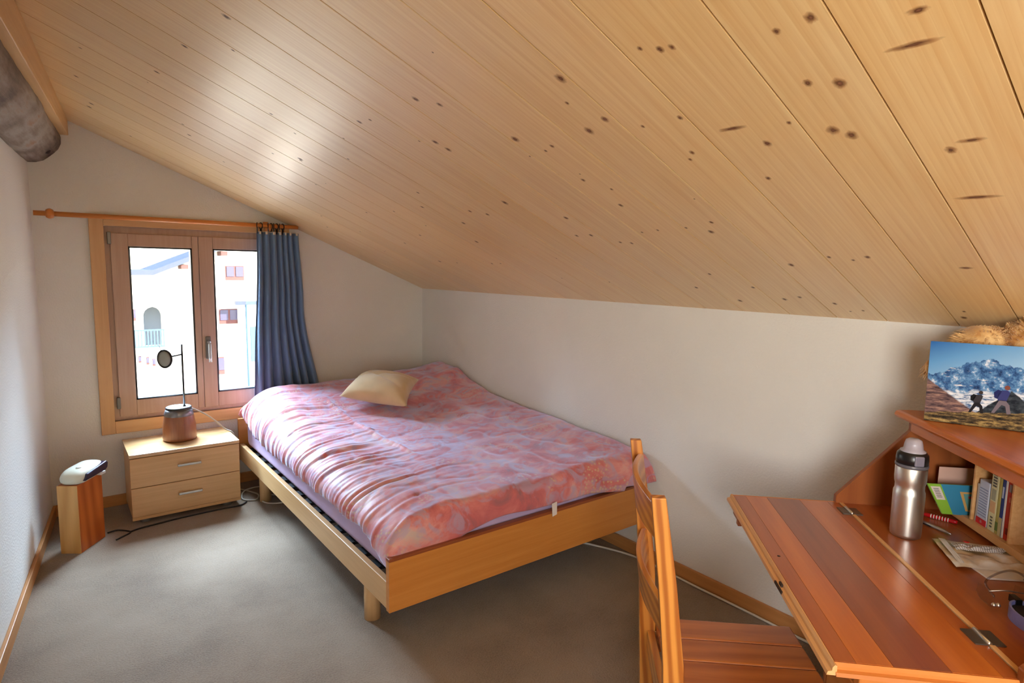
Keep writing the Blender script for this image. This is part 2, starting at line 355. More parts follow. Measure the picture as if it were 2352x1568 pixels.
while seams[-1] > YN: seams.append(seams[-1]-random.uniform(.165, .21))
planks = []
for a, b in zip(seams, seams[1:]):
    g = .0018; y0 = a-g; y1 = b+g
    l0 = -trim_x(y0)/math.cos(TH)+.01; l1 = -trim_x(y1)/math.cos(TH)+.01; xs = -.02
    # local frame: x up the slope from the knee wall, y along the room, z into the room side
    bm = bmesh.new()
    lo = [bm.verts.new(p) for p in ((xs, 0, 0), (l0, 0, 0), (l1, y1-y0, 0), (xs, y1-y0, 0))]
    hi = [bm.verts.new((v.co.x, v.co.y, .02)) for v in lo]
    bm.faces.new(lo); bm.faces.new(hi[::-1])
    for i in range(4): bm.faces.new((lo[i], hi[i], hi[(i+1) % 4], lo[(i+1) % 4]))
    bmesh.ops.recalc_face_normals(bm, faces=bm.faces[:])
    bmesh.ops.bevel(bm, geom=[e for e in bm.edges if abs(e.verts[0].co.z) < 1e-6 and abs(e.verts[1].co.z) < 1e-6], offset=.0004, segments=1, affect='EDGES')
    me = bpy.data.meshes.new('plank'); bm.to_mesh(me); bm.free()
    o = ob('plank', me, 'ceil', ceil)
    ex = Vector((-math.cos(TH), 0, math.sin(TH))); ey = Vector((0, 1, 0)); ez = Vector((math.sin(TH), 0, math.cos(TH)))
    # plank y runs toward the viewer: negative world y, so local y mirrored through a rotation by pi about x is avoided by storing y1-y0 (<0)
    o.matrix_local = Matrix(((ex.x, ey.x, ez.x, 0), (ex.y, ey.y, ez.y, y0), (ex.z, ey.z, ez.z, H), (0, 0, 0, 1)))
    planks.append((y0, y1, o))
disc = mesh('knot_disc', [(math.cos(2*PI*i/14), math.sin(2*PI*i/14), 0) for i in range(14)], [tuple(range(14))]); disc.materials.append(M['knot'])
def knot(x, y, rx=.011, ry=.009):
    for y0, y1, o in planks:
        if y1 < y <= y0:
            y = clamp(y, y1+ry+.003, y0-ry-.003) if y0-y1 > 2*ry+.008 else (y0+y1)/2
            k = ob('knot', disc, None, o, (-x/math.cos(TH), y-y0, -.0005)); k.scale = (rx*1.15, ry*1.15, 1); return
big = [(-1.399, -3.179), (-1.222, -3.078), (-1.258, -2.809), (-1.066, -3.620), (-1.042, -3.646), (-1.192, -3.685), (-.968, -2.379)]
K = [(-1.327,-3.107),(-1.199,-2.907),(-1.186,-2.865),(-1.247,-3.157),(-1.195,-3.232),(-1.071,-3.285),(-1.046,-3.262),(-1.196,-3.349),(-1.210,-3.636),(-1.348,-3.705),(-1.343,-3.645),(-1.402,-3.396),(-1.385,-3.432),(-1.381,-3.457),(-0.966,-2.920),(-1.030,-2.861),(-0.876,-2.877),(-0.700,-2.819),(-0.709,-2.894),(-0.714,-3.008),(-0.739,-3.121),(-0.682,-3.083),(-1.495,-2.659),(-1.451,-2.716),(-1.332,-2.488),(-1.288,-2.496),(-0.699,-2.490),(-0.697,-2.567),(-0.635,-2.660),(-0.625,-2.707),(-0.502,-3.362),(-0.482,-3.428),(-0.501,-3.474),(-0.449,-3.226),(-0.184,-3.126),(-0.157,-3.056),(-0.140,-3.231),(-0.089,-3.306),(-0.132,-3.611),(-0.081,-3.598),(-0.368,-2.870),(-0.235,-2.720),(-0.929,-3.407),(-1.059,-3.475),(-0.952,-3.792),(-1.872,-2.233),(-2.205,-1.448),(-1.968,-2.049),(-1.994,-1.653),(-2.205,-1.026),(-2.141,-0.589),(-2.137,-0.674),(-1.957,-0.389),(-1.833,-1.144),(-1.787,-1.017),(-1.457,-1.561),(-1.378,-1.890),(-1.493,-2.350),(-1.501,-2.286),(-1.929,-2.416),(-0.257,-2.993),(-0.118,-2.848),(-0.905,-2.176),(-0.451,-1.654),(-0.830,-2.569),(-1.014,-1.828),(-1.111,-1.967),(-1.012,-1.549),(-0.477,-1.074),(-0.460,-1.241),(-0.450,-1.575),(-0.940,-2.100),(-0.783,-1.389),(-0.711,-1.079),(-0.688,-1.778),(-0.858,-1.924)]
for x, y in big: knot(x, y, .021, .016)
for x, y in K:
    s = random.choice((.007, .009, .011, .013)); knot(x, y, s*1.3, s)
for x, y, ry in ((-1.128, -3.43, .045), (-1.238, -3.815, .05), (-.776, -3.79, .055), (-.974, -3.83, .03), (-.435, -3.69, .02), (-1.302, -3.843, .02)): knot(x, y, .010, ry)
for i in range(34):
    s = random.uniform(.003, .008); knot(-random.uniform(.05, 2.1), -random.uniform(.1, 3.9), s*1.2, s)
# trim board between ceiling and log, log beam
tb = ob('trim_1', bbox(-.075, 0, -6.1, 0, 2.152, 2.30, .003), 'trim', loc=(-2.212, 0, 0), rot=(0, 0, LWA)); tag(tb, 'spruce trim board between the ceiling planks and the log', 'trim', kind='structure')
def log_fn(i, j):
    y = -6.1*j/79+.02; a = 2*PI*i/28
    r = .145+.008*noise.noise(Vector((math.cos(a)*1.1, y*1.7, math.sin(a)*1.1)))+.006*noise.noise(Vector((math.cos(a)*4, y*6, math.sin(a)*4)))
    r *= 1+.035*math.cos(5*a+.6)
    return (-.0+r*math.cos(a), y, 2.135+r*math.sin(a))
lg = ob('log_beam', gridmesh(28, 80, log_fn, True, True), 'log', loc=(-2.395, 0, 0), rot=(0, 0, LWA))
tag(lg, 'round weathered grey log beam running along the top of the side wall', 'beam')
ob('knot', tube([(.075, -.12, 2.045), (.105, -.13, 2.035)], [.022, .014], 10, 0), plain('log_knot', lin(58, 44, 40), .8), lg)

# ------------------------------------------------------------------ window
win = tag(empty('window_1', ((WX0+WX1)/2, 0, 0)), 'wooden casement window with two sashes in the gable wall', 'window', kind='structure')
cx0, cx1 = WX0-(WX0+WX1)/2, WX1-(WX0+WX1)/2
for d in ((cx0-.07, cx0, -.014, .02, WZ0-.075, WZ1+.065), (cx1, cx1+.07, -.014, .02, WZ0-.075, WZ1+.065)): box('casing', d, 'larchz', win, .003)
for d in ((cx0, cx1, -.014, .02, WZ1, WZ1+.065), (cx0, cx1, -.014, .02, WZ0-.075, WZ0)): box('casing', d, 'larchx', win, .003)
fr = ob('outer_frame', boxes((cx0, cx0+.03, .012, .10, WZ0, WZ1), (cx1-.03, cx1, .012, .10, WZ0, WZ1), (cx0+.03, cx1-.03, .012, .10, WZ1-.04, WZ1), (cx0+.03, cx1-.03, .012, .10, WZ0, WZ0+.025)), 'sashz', win)
for sx in (-1, 1):
    a, b = (cx0+.028, -.001) if sx < 0 else (.001, cx1-.028)
    z0, z1 = WZ0+.022, WZ1-.038; m = .088; mi = .036
    ga, gb = (a+m, b-mi) if sx < 0 else (a+mi+.045, b-m)
    s = ob('sash', boxes((a, ga, .0, .06, z0, z1), (gb, b, .0, .06, z0, z1), (ga, gb, .0, .06, z1-.075, z1), (ga, gb, .0, .06, z0, z0+.095)), 'sashz', win)
    md = s.modifiers.new('b', 'BEVEL'); md.width = .004; md.segments = 2
    ob('pane', boxes((ga-.005, gb+.005, .028, .034, z0+.09, z1-.07)), 'glass', s)
    gk = ob('gasket', boxes((ga, ga+.009, .003, .05, z0+.095, z1-.075), (gb-.009, gb, .003, .05, z0+.095, z1-.075), (ga, gb, .003, .05, z1-.084, z1-.075), (ga, gb, .003, .05, z0+.095, z0+.103)), 'black', s)
    hx = a if sx < 0 else b
    for hz in (1.60, .625): box('hinge', (hx-.013, hx+.006, -.012, .004, hz-.035, hz+.035), 'hinge', s, .003)
hp = box('handle_plate', (.018, .048, -.010, 0, .855, 1.0), 'hinge', win, .004)
ob('handle', tube([(.033, -.008, .965), (.033, -.045, .965), (.033, -.05, .955), (.033, -.05, .84)], .009, 10, 3), 'alu', hp)

# ------------------------------------------------------------------ neighbouring house outside
hs = empty('neighbour_house', (2.5, 25, -6.5)); tag(hs, 'sunlit cream house with arched loggia seen through the window', 'house')
hm = plain('sunlit_render', lin(240, 232, 214), .9, 0, .2, 6, .02)
hx, hz = -2.5, 6.5     # world -> local
top = [(-7, .93), (1.03, 1.0), (2.45, 1.62), (3.4, 2.02), (9, 4.4)]
arch = [(.70, -2.0), (.70, -.66), (.76, -.50), (.88, -.39), (1.05, -.33), (1.22, -.40), (1.34, -.52), (1.40, -.68), (1.40, -2.0)]
L_ = lambda p: (p[0]+hx, p[1]+hz)
ob('wall', prism([L_(p) for p in [(-7, -6.5), (.70, -6.5)] + arch[:5] + [(1.05, 1.0), (-7, .93)]], 1, 0, .5), hm, hs)
ob('wall', prism([L_(p) for p in [(1.40, -6.5), (9, -6.5), (9, 4.4), (3.4, 2.02), (2.45, 1.62), (1.05, 1.0)] + arch[4:]], 1, 0, .5), hm, hs)
ob('wall', boxes((.70+hx, 1.40+hx, 0, .5, 0, -2.0+hz)), hm, hs)
ob('loggia_back', boxes((.3+hx, 1.8+hx, 1.5, 1.6, -2.2+hz, 0+hz), (.3+hx, .4+hx, .5, 1.5, -2.2+hz, 0+hz), (1.7+hx, 1.8+hx, .5, 1.5, -2.2+hz, 0+hz), (.3+hx, 1.8+hx, .5, 1.6, -.1+hz, 0+hz)), plain('loggia_painted_shade', lin(150, 160, 172), .9), hs)  # grey-blue shade under the arch is put into this wall colour
rmat = plain('grey_roof_metal', lin(58, 64, 80), .6); bmat = plain('brown_shutter', lin(96, 52, 46), .7); fmat = plain('rail_blue_grey', lin(60, 84, 104), .6)
for (x0, z0), (x1, z1) in zip(top, top[1:]):
    ob('roof', mesh('r', [(x0+hx, -.9, z0+hz), (x1+hx, -.9, z1+hz), (x1+hx, 3.5, z1+hz), (x0+hx, 3.5, z0+hz), (x0+hx, -.9, z0+.2+hz), (x1+hx, -.9, z1+.2+hz), (x1+hx, 3.5, z1+.2+hz), (x0+hx, 3.5, z0+.2+hz)],
        [(0, 3, 2, 1), (4, 5, 6, 7), (0, 1, 5, 4), (2, 3, 7, 6), (1, 2, 6, 5), (3, 0, 4, 7)]), rmat, hs)
for x, z in ((2.2, 1.38), (3.75, 1.98)): ob('rafter_end', boxes((x-.12+hx, x+.14+hx, -.75, .1, z-.12+hz, z+.06+hz)), bmat, hs)
for x0, x1, z0, z1 in ((3.93, 4.70, .79, 1.43), (3.60, 4.41, -1.16, -.5), (3.46, 3.74, -3.43, -2.65), (.36, .44, -.9, -.42), (.45, .55, -2.66, -2.39), (.73, .83, -2.76, -2.45), (.95, 1.06, -2.84, -2.52)):
    wd = ob('window', boxes((x0+hx, x1+hx, -.06, .0, z0+hz, z1+hz)), bmat, hs)
    k = 2 if x1-x0 > .5 else 1
    for q in range(k):
        a = x0+(x1-x0)*q/k+.05*(x1-x0); b = x0+(x1-x0)*(q+1)/k-.05*(x1-x0)
        ob('pane', boxes((a+hx, b+hx, -.08, -.06, z0+.25*(z1-z0)+hz, z1-.06*(z1-z0)+hz)), plain('far_pane', lin(70, 66, 88), .2), wd)
for z in (-1.29, -1.98): ob('railing', boxes((.30+hx, 1.42+hx, -.28, -.22, z-.03+hz, z+.03+hz)), fmat, hs)
for i in range(10): ob('baluster', boxes((.33+i*.115+hx, .37+i*.115+hx, -.27, -.23, -1.96+hz, -1.3+hz)), fmat, hs)
ob('balcony_slab', boxes((.25+hx, 1.5+hx, -.35, 0, -2.14+hz, -2.02+hz)), hm, hs)
h2 = empty('neighbour_annex', (6.1, 22.9, -6.5)); tag(h2, 'pale annex with downpipe at the right edge of the window view', 'house')
ob('wall', boxes((-1.75, 3, 1.7, 2, 0, 6.2)), hm, h2); ob('gutter', boxes((-1.9, 3.1, 1.6, 1.85, 6.2, 6.36)), rmat, h2)
ob('downpipe', lathe([(.06, 0), (.06, 6.2)], 10), fmat, h2, (-1.45, 1.6, 0)); ob('window', boxes((-1.3, -.9, 1.65, 1.7, 3.6, 5.2)), fmat, h2)
tag(ob('ground_outside', gridmesh(2, 2, lambda i, j: (-40+i*80, .6+j*60, -6.5), False), plain('pale_paving', lin(206, 200, 190), .9)), 'pale sunlit paving below the window outside', 'ground', kind='structure')

# ------------------------------------------------------------------ curtain and rod
rod = empty('curtain_rod', (-1.7, -.10, 1.714)); tag(rod, 'orange wooden curtain rod above the window', 'curtain rod')
ob('pole', lathe([(.0135, -.69), (.0135, .70)], 16, True, 'X'), 'rod', rod)
ob('finial', lathe([(.012, -.020), (.021, -.016), (.027, -.005), (.027, .005), (.021, .016), (.012, .020)], 18, True, 'X'), 'rod', rod, (-.62, 0, 0))
for x in (.52,): ob('bracket', boxes((x-.01, x+.01, -.004, .10, -.03, -.011), (x-.014, x+.014, .086, .10, -.05, .03)), 'rod', rod)
cu = empty('curtain', (-1.13, -.10, 0)); tag(cu, 'gathered slate blue curtain pushed to the right of the window', 'curtain')
NP = 7
def cur_fn(i, j):
    s = i/179; t = j/59; z = 1.672-t*1.33
    xl = interp([(0, -1.268), (1, -1.318)], t); xr = interp([(0, -1.0), (.35, -.975), (1, -.845)], t)
    ph = s*NP*2*PI+.9*math.sin(s*9)+.5*noise.noise(Vector((s*5, t*1.3, 3)))
    amp = .020+.012*t
    x = xl+(xr-xl)*s+.004*math.sin(ph+1); y = amp*math.sin(ph)+.012*noise.noise(Vector((s*4, t*3, 0)))
    return (x+1.13, y-.005, z)
cc = ob('cloth', gridmesh(180, 60, cur_fn), 'curtain', cu); sm = cc.modifiers.new('s', 'SOLIDIFY'); sm.thickness = .002
ob('header_tape', gridmesh(180, 4, lambda i, j: (lambda p: (p[0], p[1]-.0035, 1.676-j*.006))(cur_fn(i, 0))), 'tape', cu)
rmesh = None
for i, x in enumerate((-1.258, -1.236, -1.19, -1.172, -1.155, -1.136, -1.118, -1.098)):
    if rmesh is None:
        V = []; n1, n2 = 18, 6
        rmesh = gridmesh(n2, n1+1, lambda a, b: ((.003*math.sin(2*PI*a/n2)), (.019+.003*math.cos(2*PI*a/n2))*math.cos(2*PI*b/n1), (.019+.003*math.cos(2*PI*a/n2))*math.sin(2*PI*b/n1)), True, True)
        rmesh.materials.append(M['dark_metal']); cmesh = boxes((-.0035, .0035, -.006, .006, -.05, -.018)); cmesh.materials.append(M['dark_metal'])
    r = ob('ring', rmesh, None, cu, (x+1.13, 0, 1.712), (0, 0, (-.35, .35, -.3, .25, -.2, .3, -.3, .2)[i])); ob('clip', cmesh, None, r)

# ------------------------------------------------------------------ bed
bed = empty('bed_frame', (-.725, -1.2, 0)); tag(bed, 'beech bed frame with low footboard and round legs', 'bed')
bl = lambda x0, x1, y0, y1, z0, z1: (x0+.725, x1+.725, y0+1.2, y1+1.2, z0, z1)
box('side_rail', bl(-1.412, -1.385, -2.275, -.10, .19, .295), 'beechy', bed, .003)
box('side_rail', bl(-.055, -.028, -2.275, -.10, .19, .295), 'beechy', bed, .003)
fb = box('footboard', bl(-1.414, -.03, -2.302, -2.275, .185, .382), 'bedx', bed, .002)
box('top_edge', bl(-1.414, -.03, -2.303, -2.274, .382, .394), 'bedtop', fb, .002)
box('headboard', bl(-1.414, -.03, -.10, -.075, .185, .46), 'bedx', bed, .003)
for x in (-1.345, -.10):
    for y in (-2.0, -.43): ob('leg', lathe([(.034, 0), (.034, .19)], 24), 'beechz', bed, (x+.725, y+1.2, 0))
for i in range(16): box('slat', bl(-1.385, -.055, -2.25+i*.134, -2.18+i*.134, .262, .275), 'slat_black', bed, 0)
mt = empty('mattress', (-.715, -1.18, .276)); tag(mt, 'mattress in a plain lilac fitted sheet', 'mattress')
ob('sheet', bbox(-1.372+.715, -.055+.715, -2.262+1.18, -.12+1.18, 0, .205, .045, 5), 'sheet', mt)
for p in mt.children[0].data.polygons: p.use_smooth = True

Hw = [(-2.4, .565), (-2.2, .575), (-1.92, .59), (-1.55, .612), (-1.1, .632), (-.8, .685), (-.57, .755), (-.36, .762), (-.12, .70)]
Hm = [(-2.4, .525), (-2.2, .535), (-1.6, .548), (-1.2, .560), (-.95, .585), (-.75, .63), (-.45, .675), (-.25, .685), (-.12, .65)]
Hl = [(-2.4, .52), (-2.2, .53), (-1.6, .54), (-1.1, .552), (-.8, .595), (-.5, .655), (-.3, .685), (-.12, .62)]
DX0, DX1, DY0, DY1 = -1.408, -.012, -2.288, -.115
def duvet_top(x, y):
    tx = [(-1.1, interp(Hl, y)), (-.62, interp(Hm, y)), (-.28, .5*interp(Hm, y)+.5*interp(Hw, y)), (-.06, interp(Hw, y))]
    return interp(tx, x)
def duvet_pt(s, t):
    # s: 0 left hem -> 1 right side; t: 0 foot hem -> 1 head. edges get an eliptic roll-over
    RL, RF, RR, RH = .20, .06, .03, .10
    def par(q, a, b, Ra, Rb):
        if q < .2: th = (q/.2)*PI/2; return a+Ra*(1-math.cos(th)), math.sin(th), math.sin(th)
        if q > .8: th = ((1-q)/.2)*PI/2; return b-Rb*(1-math.cos(th)), math.sin(th), 1
        return a+Ra+(q-.2)/.6*(b-Rb-a-Ra), 1, 1
    x, ex, _ = par(s, DX0, DX1, RL, RR); y, ey, _ = par(t, DY0, DY1, RF, RH)
    if t < .5: ey = ey**.7
    e = min(1, math.sqrt(max(0, ex*ey)))if False else ex*ey
    top_ = duvet_top(x, y)
    hem = .415+.02*noise.noise(Vector((y*3, x*3, 1)))
    corner = sst(.45, 0, math.hypot(x-DX0, (y-DY0)*1.6))
    hem -= .07*corner
    hem = hem+(.07*sst(-.5, -.2, y) if s < .5 else 0)
    if s > .5 and x > -.2: hem = max(hem, .43)
    z = hem+(top_-hem)*e
    # drape bulges outward a little below the edge
    # wrinkles that run in from the left hem
    d = x-DX0
    wl_ = math.exp(-((d)/.42)**2)*sst(-2.3, -2.0, y)
    q = y*24+1.6*noise.noise(Vector((y*2.2, d*2.6, 5)))+d*6*(noise.noise(Vector((y*1.3, 0, 9))))
    wr = (abs(noise.noise(Vector((q, d*1.5, 0))))-.25)*.020+(noise.noise(Vector((q*2.3, d*2.4, 4))))*.009
    nrm_x = -(1-ex)*1.0
    z += wr*wl_*(.35+.65*ex)
    x += -wr*wl_*1.3*(1-ex)-.02*math.sin(ex*PI)*(1 if s < .2 else 0)*.6
    # broad lumps and finer creases over the top
    z += ey*ex*(.010*noise.noise(Vector((x*4, y*4, 7)))+.006*noise.noise(Vector((x*11, y*8, 2))))
    cr = abs(noise.noise(Vector((x*4+y*2, y*5-x*3, 6)))); z -= .004*max(0, .12-cr)/.12*ex*ey
    # long crease line
    lc = abs((x+.985)+.06*(y+1.0)); z += .010*math.exp(-(lc/.014)**2)*sst(-1.75, -1.5, y)*sst(-.45, -.7, y)
    # foot roll waviness
    y -= .10*sst(-.40, -.04, x)*sst(.35, .0, t)
    if t < .25: y += .012*noise.noise(Vector((x*6, t*3, 8)))*(1-ey)
    return (min(x, -.008)+.72, y+1.2, z)
dv = empty('duvet', (-.72, -1.2, 0)); tag(dv, 'rumpled coral pink floral duvet spread over the bed', 'duvet')
dc = ob('cover', gridmesh(200, 420, lambda i, j: duvet_pt(i/199, j/419)), 'duvet', dv)
sm = dc.modifiers.new('s', 'SOLIDIFY'); sm.thickness = .008; sm.offset = -1
tg = ob('care_tag', mesh('t', [(0, 0, 0), (.030, 0, .004), (.026, -.006, -.052), (.002, -.004, -.058), (0, .001, 0), (.030, .001, .004), (.026, -.005, -.052), (.002, -.003, -.058)], [(0, 1, 2, 3), (7, 6, 5, 4), (0, 3, 7, 4), (1, 5, 6, 2)]), plain('white_tag', lin(224, 214, 204), .7), dv, (-.632+.72, -2.312+1.2, .432))

# cushion: four corners in space, puffed
cq = [Vector((-.977, -.734, .650)), Vector((-.708, -.474, .725)), Vector((-.467, -.803, .712)), Vector((-.707, -1.092, .618))]
cc0 = sum(cq, Vector())/4; cn = (cq[1]-cq[3]).cross(cq[0]-cq[2]).normalized()
if cn.z < 0: cn = -cn
def cush(side):
    def f(i, j):
        s, t = i/27, j/27
        p = (cq[0]*(1-s)+cq[1]*s)*(1-t)+(cq[3]*(1-s)+cq[2]*s)*t
        a = 2*s-1; b = 2*t-1
        pin = 1-.10*((1-a*a)*abs(b)**3+(1-b*b)*abs(a)**3)
        p = cc0+(p-cc0)*pin
        h = .092*((1-a**2)*(1-b**2))**.42
        h += .006*noise.noise(Vector((a*3, b*3, side)))*(1-a*a)*(1-b*b)
        h -= .016*math.exp(-((a*.8+b*.5-.05)/.07)**2)*(1-a*a)*(1-b*b)+.015*math.exp(-((a*.9-b*.3-.28)/.06)**2)*(1-b*b)*(1-a*a)
        return p+cn*(h*side*(1 if side > 0 else .55)+.028)-cc0
    return f
cu_ = empty('cushion', cc0); tag(cu_, 'small beige velvet cushion lying on the duvet', 'cushion')
top_m = gridmesh(28, 28, cush(1)); bot_m = gridmesh(28, 28, cush(-1))
bm = bmesh.new(); bm.from_mesh(top_m); bm.from_mesh(bot_m); bmesh.ops.remove_doubles(bm, verts=bm.verts[:], dist=1e-4); bmesh.ops.recalc_face_normals(bm, faces=bm.faces[:])
for f in bm.faces: f.smooth = True
me = bpy.data.meshes.new('cushion'); bm.to_mesh(me); bm.free(); ob('cover', me, 'cushion', cu_)

# ------------------------------------------------------------------ nightstand and what stands on it
ns = empty('nightstand', (-1.768, -.225, 0)); tag(ns, 'beech nightstand with two drawers below the window', 'nightstand')
hw, hd = .282, .190
ob('carcass', boxes((-hw+.004, hw-.004, -hd+.016, hd, .030, .385)), 'beechz', ns)
box('top', (-hw-.002, hw+.002, -hd-.004, hd, .388, .408), wood('beech_top_gloss', lin(204, 160, 108), lin(220, 180, 128), 0, 20, .14, .02, 0, 1.0), ns, .002)
box('base_rail', (-hw, hw, -hd+.002, -hd+.016, .030, .048), 'beechx', ns, .001)
for z0, z1 in ((.050, .214), (.217, .384)):
    dr = box('drawer', (-hw, hw, -hd-.002, -hd+.014, z0, z1), 'beechx', ns, .0025)
    zc = z0+(z1-z0)*.58
    hm_ = box('handle', (-.052, .070, -hd-.024, -hd-.014, zc-.007, zc+.007), 'alu', dr, .003)
    for x in (-.036, .054): ob('handle_post', lathe([(.004, 0), (.004, .016)], 8, True, 'Y'), 'alu', dr, (x, -hd-.0, zc))
for x in (-.215, .215):
    for y in (-.13, .13): ob('foot', lathe([(.026, 0), (.026, .018), (.032, .022), (.032, .031)], 16), plain('grey_foot', lin(150, 148, 146), .5), ns, (x, y, 0))
lp = empty('bedside_lamp', (-1.768, -.20, .408)); tag(lp, 'brown pot lamp with a thin pole and small tilted head', 'lamp')
ob('pot', lathe([(.080, 0), (.090, .004), (.092, .02), (.088, .09), (.080, .145), (.076, .158), (.070, .166), (.060, .170)], 40), 'jar', lp)
ob('collar', lathe([(.079, .148), (.080, .158), (.075, .176), (.069, .190), (.068, .176)], 40, False), plain('smoked_collar', lin(120, 118, 120), .15, .3), lp)
ob('rim', lathe([(.066, .184), (.070, .188), (.070, .196), (.067, .1995), (.063, .199), (.063, .186)], 40, False), 'black', lp)
ob('diffuser', lathe([(.063, .180), (.063, .199)], 40), plain('white_glass_disc', lin(246, 246, 248), .06, Specular_IOR_Level=1.0), lp)
pole = ob('pole', lathe([(.0055, .18), (.0055, .575)], 10), 'black', lp, (.030, -.01, 0)); ob('pole_foot', lathe([(.010, .199), (.007, .206), (.004, .209)], 12), 'dark_metal', lp, (.030, -.01, 0))
ob('arm', tube([(.030, -.01, .515), (-.03, -.016, .506)], .005, 8, 0), 'black', lp)
hd_ = ob('head', lathe([(.004, -.016), (.030, -.012), (.040, -.002), (.042, .006), (.038, .008)], 28), 'dark_metal', lp, (-.060, -.018, .495), (math.radians(82), math.radians(-12), math.radians(-34))); hd_.scale = (1.05, 1.34, 1.2)
ob('lens', lathe([(.034, .0085), (.020, .011), (.006, .012)], 24), plain('grey_lens', lin(160, 166, 160), .4), hd_)
ob('grip', tube([(-.012, .036, 0), (-.020, .062, 0)], .0018, 6, 0), 'dark_metal', hd_)
tag(ob('lamp_cord', tube([(-1.702, -.19, .590), (-1.62, -.17, .535), (-1.555, -.16, .475), (-1.51, -.17, .425), (-1.472, -.20, .400), (-1.462, -.21, .33), (-1.455, -.19, .20), (-1.46, -.17, .08), (-1.45, -.16, .012)], .0042, 8), 'cable_g'), 'grey cord running from the pot lamp over the nightstand edge', 'cord')

# wooden block with radio
BD = math.atan2(.825, .565)
bk = empty('wooden_block', (-2.293, -.632, 0), BD); tag(bk, 'upright wooden block standing in the corner left of the nightstand', 'block')
box('end_grain_side', (0, .004, 0, .098, 0, .352), 'box_front', bk, .001); box('body', (.004, .198, 0, .098, 0, .352), 'box_side', bk, .002)
rd = empty('clock_radio', (-2.293, -.632, .353), BD); tag(rd, 'cream clock radio with dark violet front on the wooden block', 'radio')
def radio_fn(i, j):
    a = 2*PI*i/40; t = (j/20)*PI
    sq = lambda c, p: math.copysign(abs(c)**p, c)
    return (.112*sq(math.cos(a), .62)*math.sin(t)**.45+.105, .064*sq(math.sin(a), .62)*math.sin(t)**.45+.038, .036-.036*math.cos(t)+.012*math.sin(t)*math.cos(a))
ob('shell', gridmesh(40, 21, radio_fn, True, True), 'cream', rd)
ob('front_panel', prism([(.022, .016), (.040, .048), (.200, .066), (.212, .056), (.206, .030), (.190, .020)], 1, -.030, .03, .005, 3), 'violet', rd)
ob('button', lathe([(.014, 0), (.012, .006)], 16), 'whitep', rd, (.07, .03, .068))
ob('foot', boxes((.16, .2, -.02, .0, -.0, .012)), 'whitep', rd)
tag(ob('black_cord', tube([(-2.17, -.44, .006), (-2.13, -.43, .007), (-2.09, -.46, .006), (-2.07, -.50, .006), (-2.12, -.545, .005), (-2.14, -.565, .006)], .004, 6), 'cable_b'), 'thin black cord on the carpet between block and nightstand', 'cord')
tag(ob('black_cord', tube([(-2.07, -.50, .009), (-2.02, -.47, .006), (-1.93, -.455, .006), (-1.80, -.44, .006), (-1.60, -.435, .006), (-1.50, -.44, .006), (-1.45, -.40, .006)], .0045, 6), 'cable_b'), 'black cord lying along the front underside of the nightstand', 'cord')
tag(ob('white_cord', tube([(-1.455, -.13, .010), (-1.40, -.22, .008), (-1.36, -.32, .006), (-1.40, -.40, .006), (-1.46, -.34, .006), (-1.42, -.22, .012), (-1.33, -.18, .008), (-1.25, -.22, .006)], .0045, 6), 'cable_w'), 'white cord coiled on the carpet beside the nightstand', 'cord')
tag(ob('white_cord', tube([(-1.25, -.40, .006), (-1.33, -.36, .006), (-1.37, -.44, .006), (-1.33, -.52, .006), (-1.22, -.54, .006), (-1.0, -.5, .006)], .0045, 6), 'cable_w'), 'white cord looped round the rear bed leg', 'cord')
tag(ob('white_cord', tube([(-.25, -1.85, .006), (-.14, -2.02, .006), (-.045, -2.25, .007), (-.026, -2.45, .007), (-.030, -2.65, .007), (-.026, -2.9, .007), (-.028, -3.15, .007), (-.026, -3.4, .007)], .0055, 6), 'cable_w'), 'white cord lying along the knee wall baseboard', 'cord')

# ------------------------------------------------------------------ desk (local x along the front edge toward the viewer, y into the desk)
DR = math.atan2(-.702, -.712); DA = Vector((-.612, -3.158, 0))
du_ = Vector((-.712, -.702, 0)); dv_ = Vector((.702, -.712, 0))
def W(a, b, z): return DA+du_*a+dv_*b+Vector((0, 0, z))
dk = empty('writing_desk', DA, DR); tag(dk, 'orange pine secretary desk with lowered writing flap', 'desk')
FL = .872; FZ = .74; HB = .335; BK = .775
fl = empty('flap'); fl.parent = dk
for a, b, m_ in ((.012, .05, 'pine_mid'), (.05, .115, 'pine'), (.115, .215, 'pine_dark'), (.215, .30, 'pine'), (.30, HB-.003, 'pine_mid')):
    box('plank', (.010, FL-.012, a+.0002, b-.0002, FZ-.019, FZ), m_, fl, .0004, 1)
mould = [(0, 0), (.012, 0), (.012, .019), (.008, .0205), (.004, .015), (.0035, .009), (-.004, .007), (-.006, .0)]
ob('edge_moulding', prism([(p[0], p[1]+FZ-.020) for p in mould], 0, -.002, FL+.002), 'pine_pale', fl)
ob('edge_moulding', prism([(FL-p[0], p[1]+FZ-.020) for p in mould], 1, .010, HB-.003), 'pine_y', fl)
ob('edge_moulding', prism([(p[0]-.002, p[1]+FZ-.020) for p in mould], 1, .010, HB-.003), 'pine_y', fl)
box('plank', (0, FL, HB, .60, FZ-.022, FZ), 'pine_mid', dk, .003)
box('plank', (0, FL, .60, BK, FZ-.022, FZ), 'pine_mid', dk, .001)
box('hinge_lip', (.014, FL-.014, HB-.001, HB+.010, FZ-.006, FZ+.0025), 'pine_pale', dk, .001)
for x in (.088, .735):
    hg = ob('hinge', boxes((x-.026, x+.026, HB-.026, HB+.030, FZ+.0005, FZ+.003)), 'hinge', dk)
    ob('pin', lathe([(.0045, x-.026), (.0045, x+.026)], 10, True, 'X'), 'steel', hg, (0, HB, FZ+.004))
side = [(HB-.012, FZ-.022), (HB-.012, FZ+.022), (.525, .985), (.525, 1.018), (BK, 1.018), (BK, FZ-.022)]
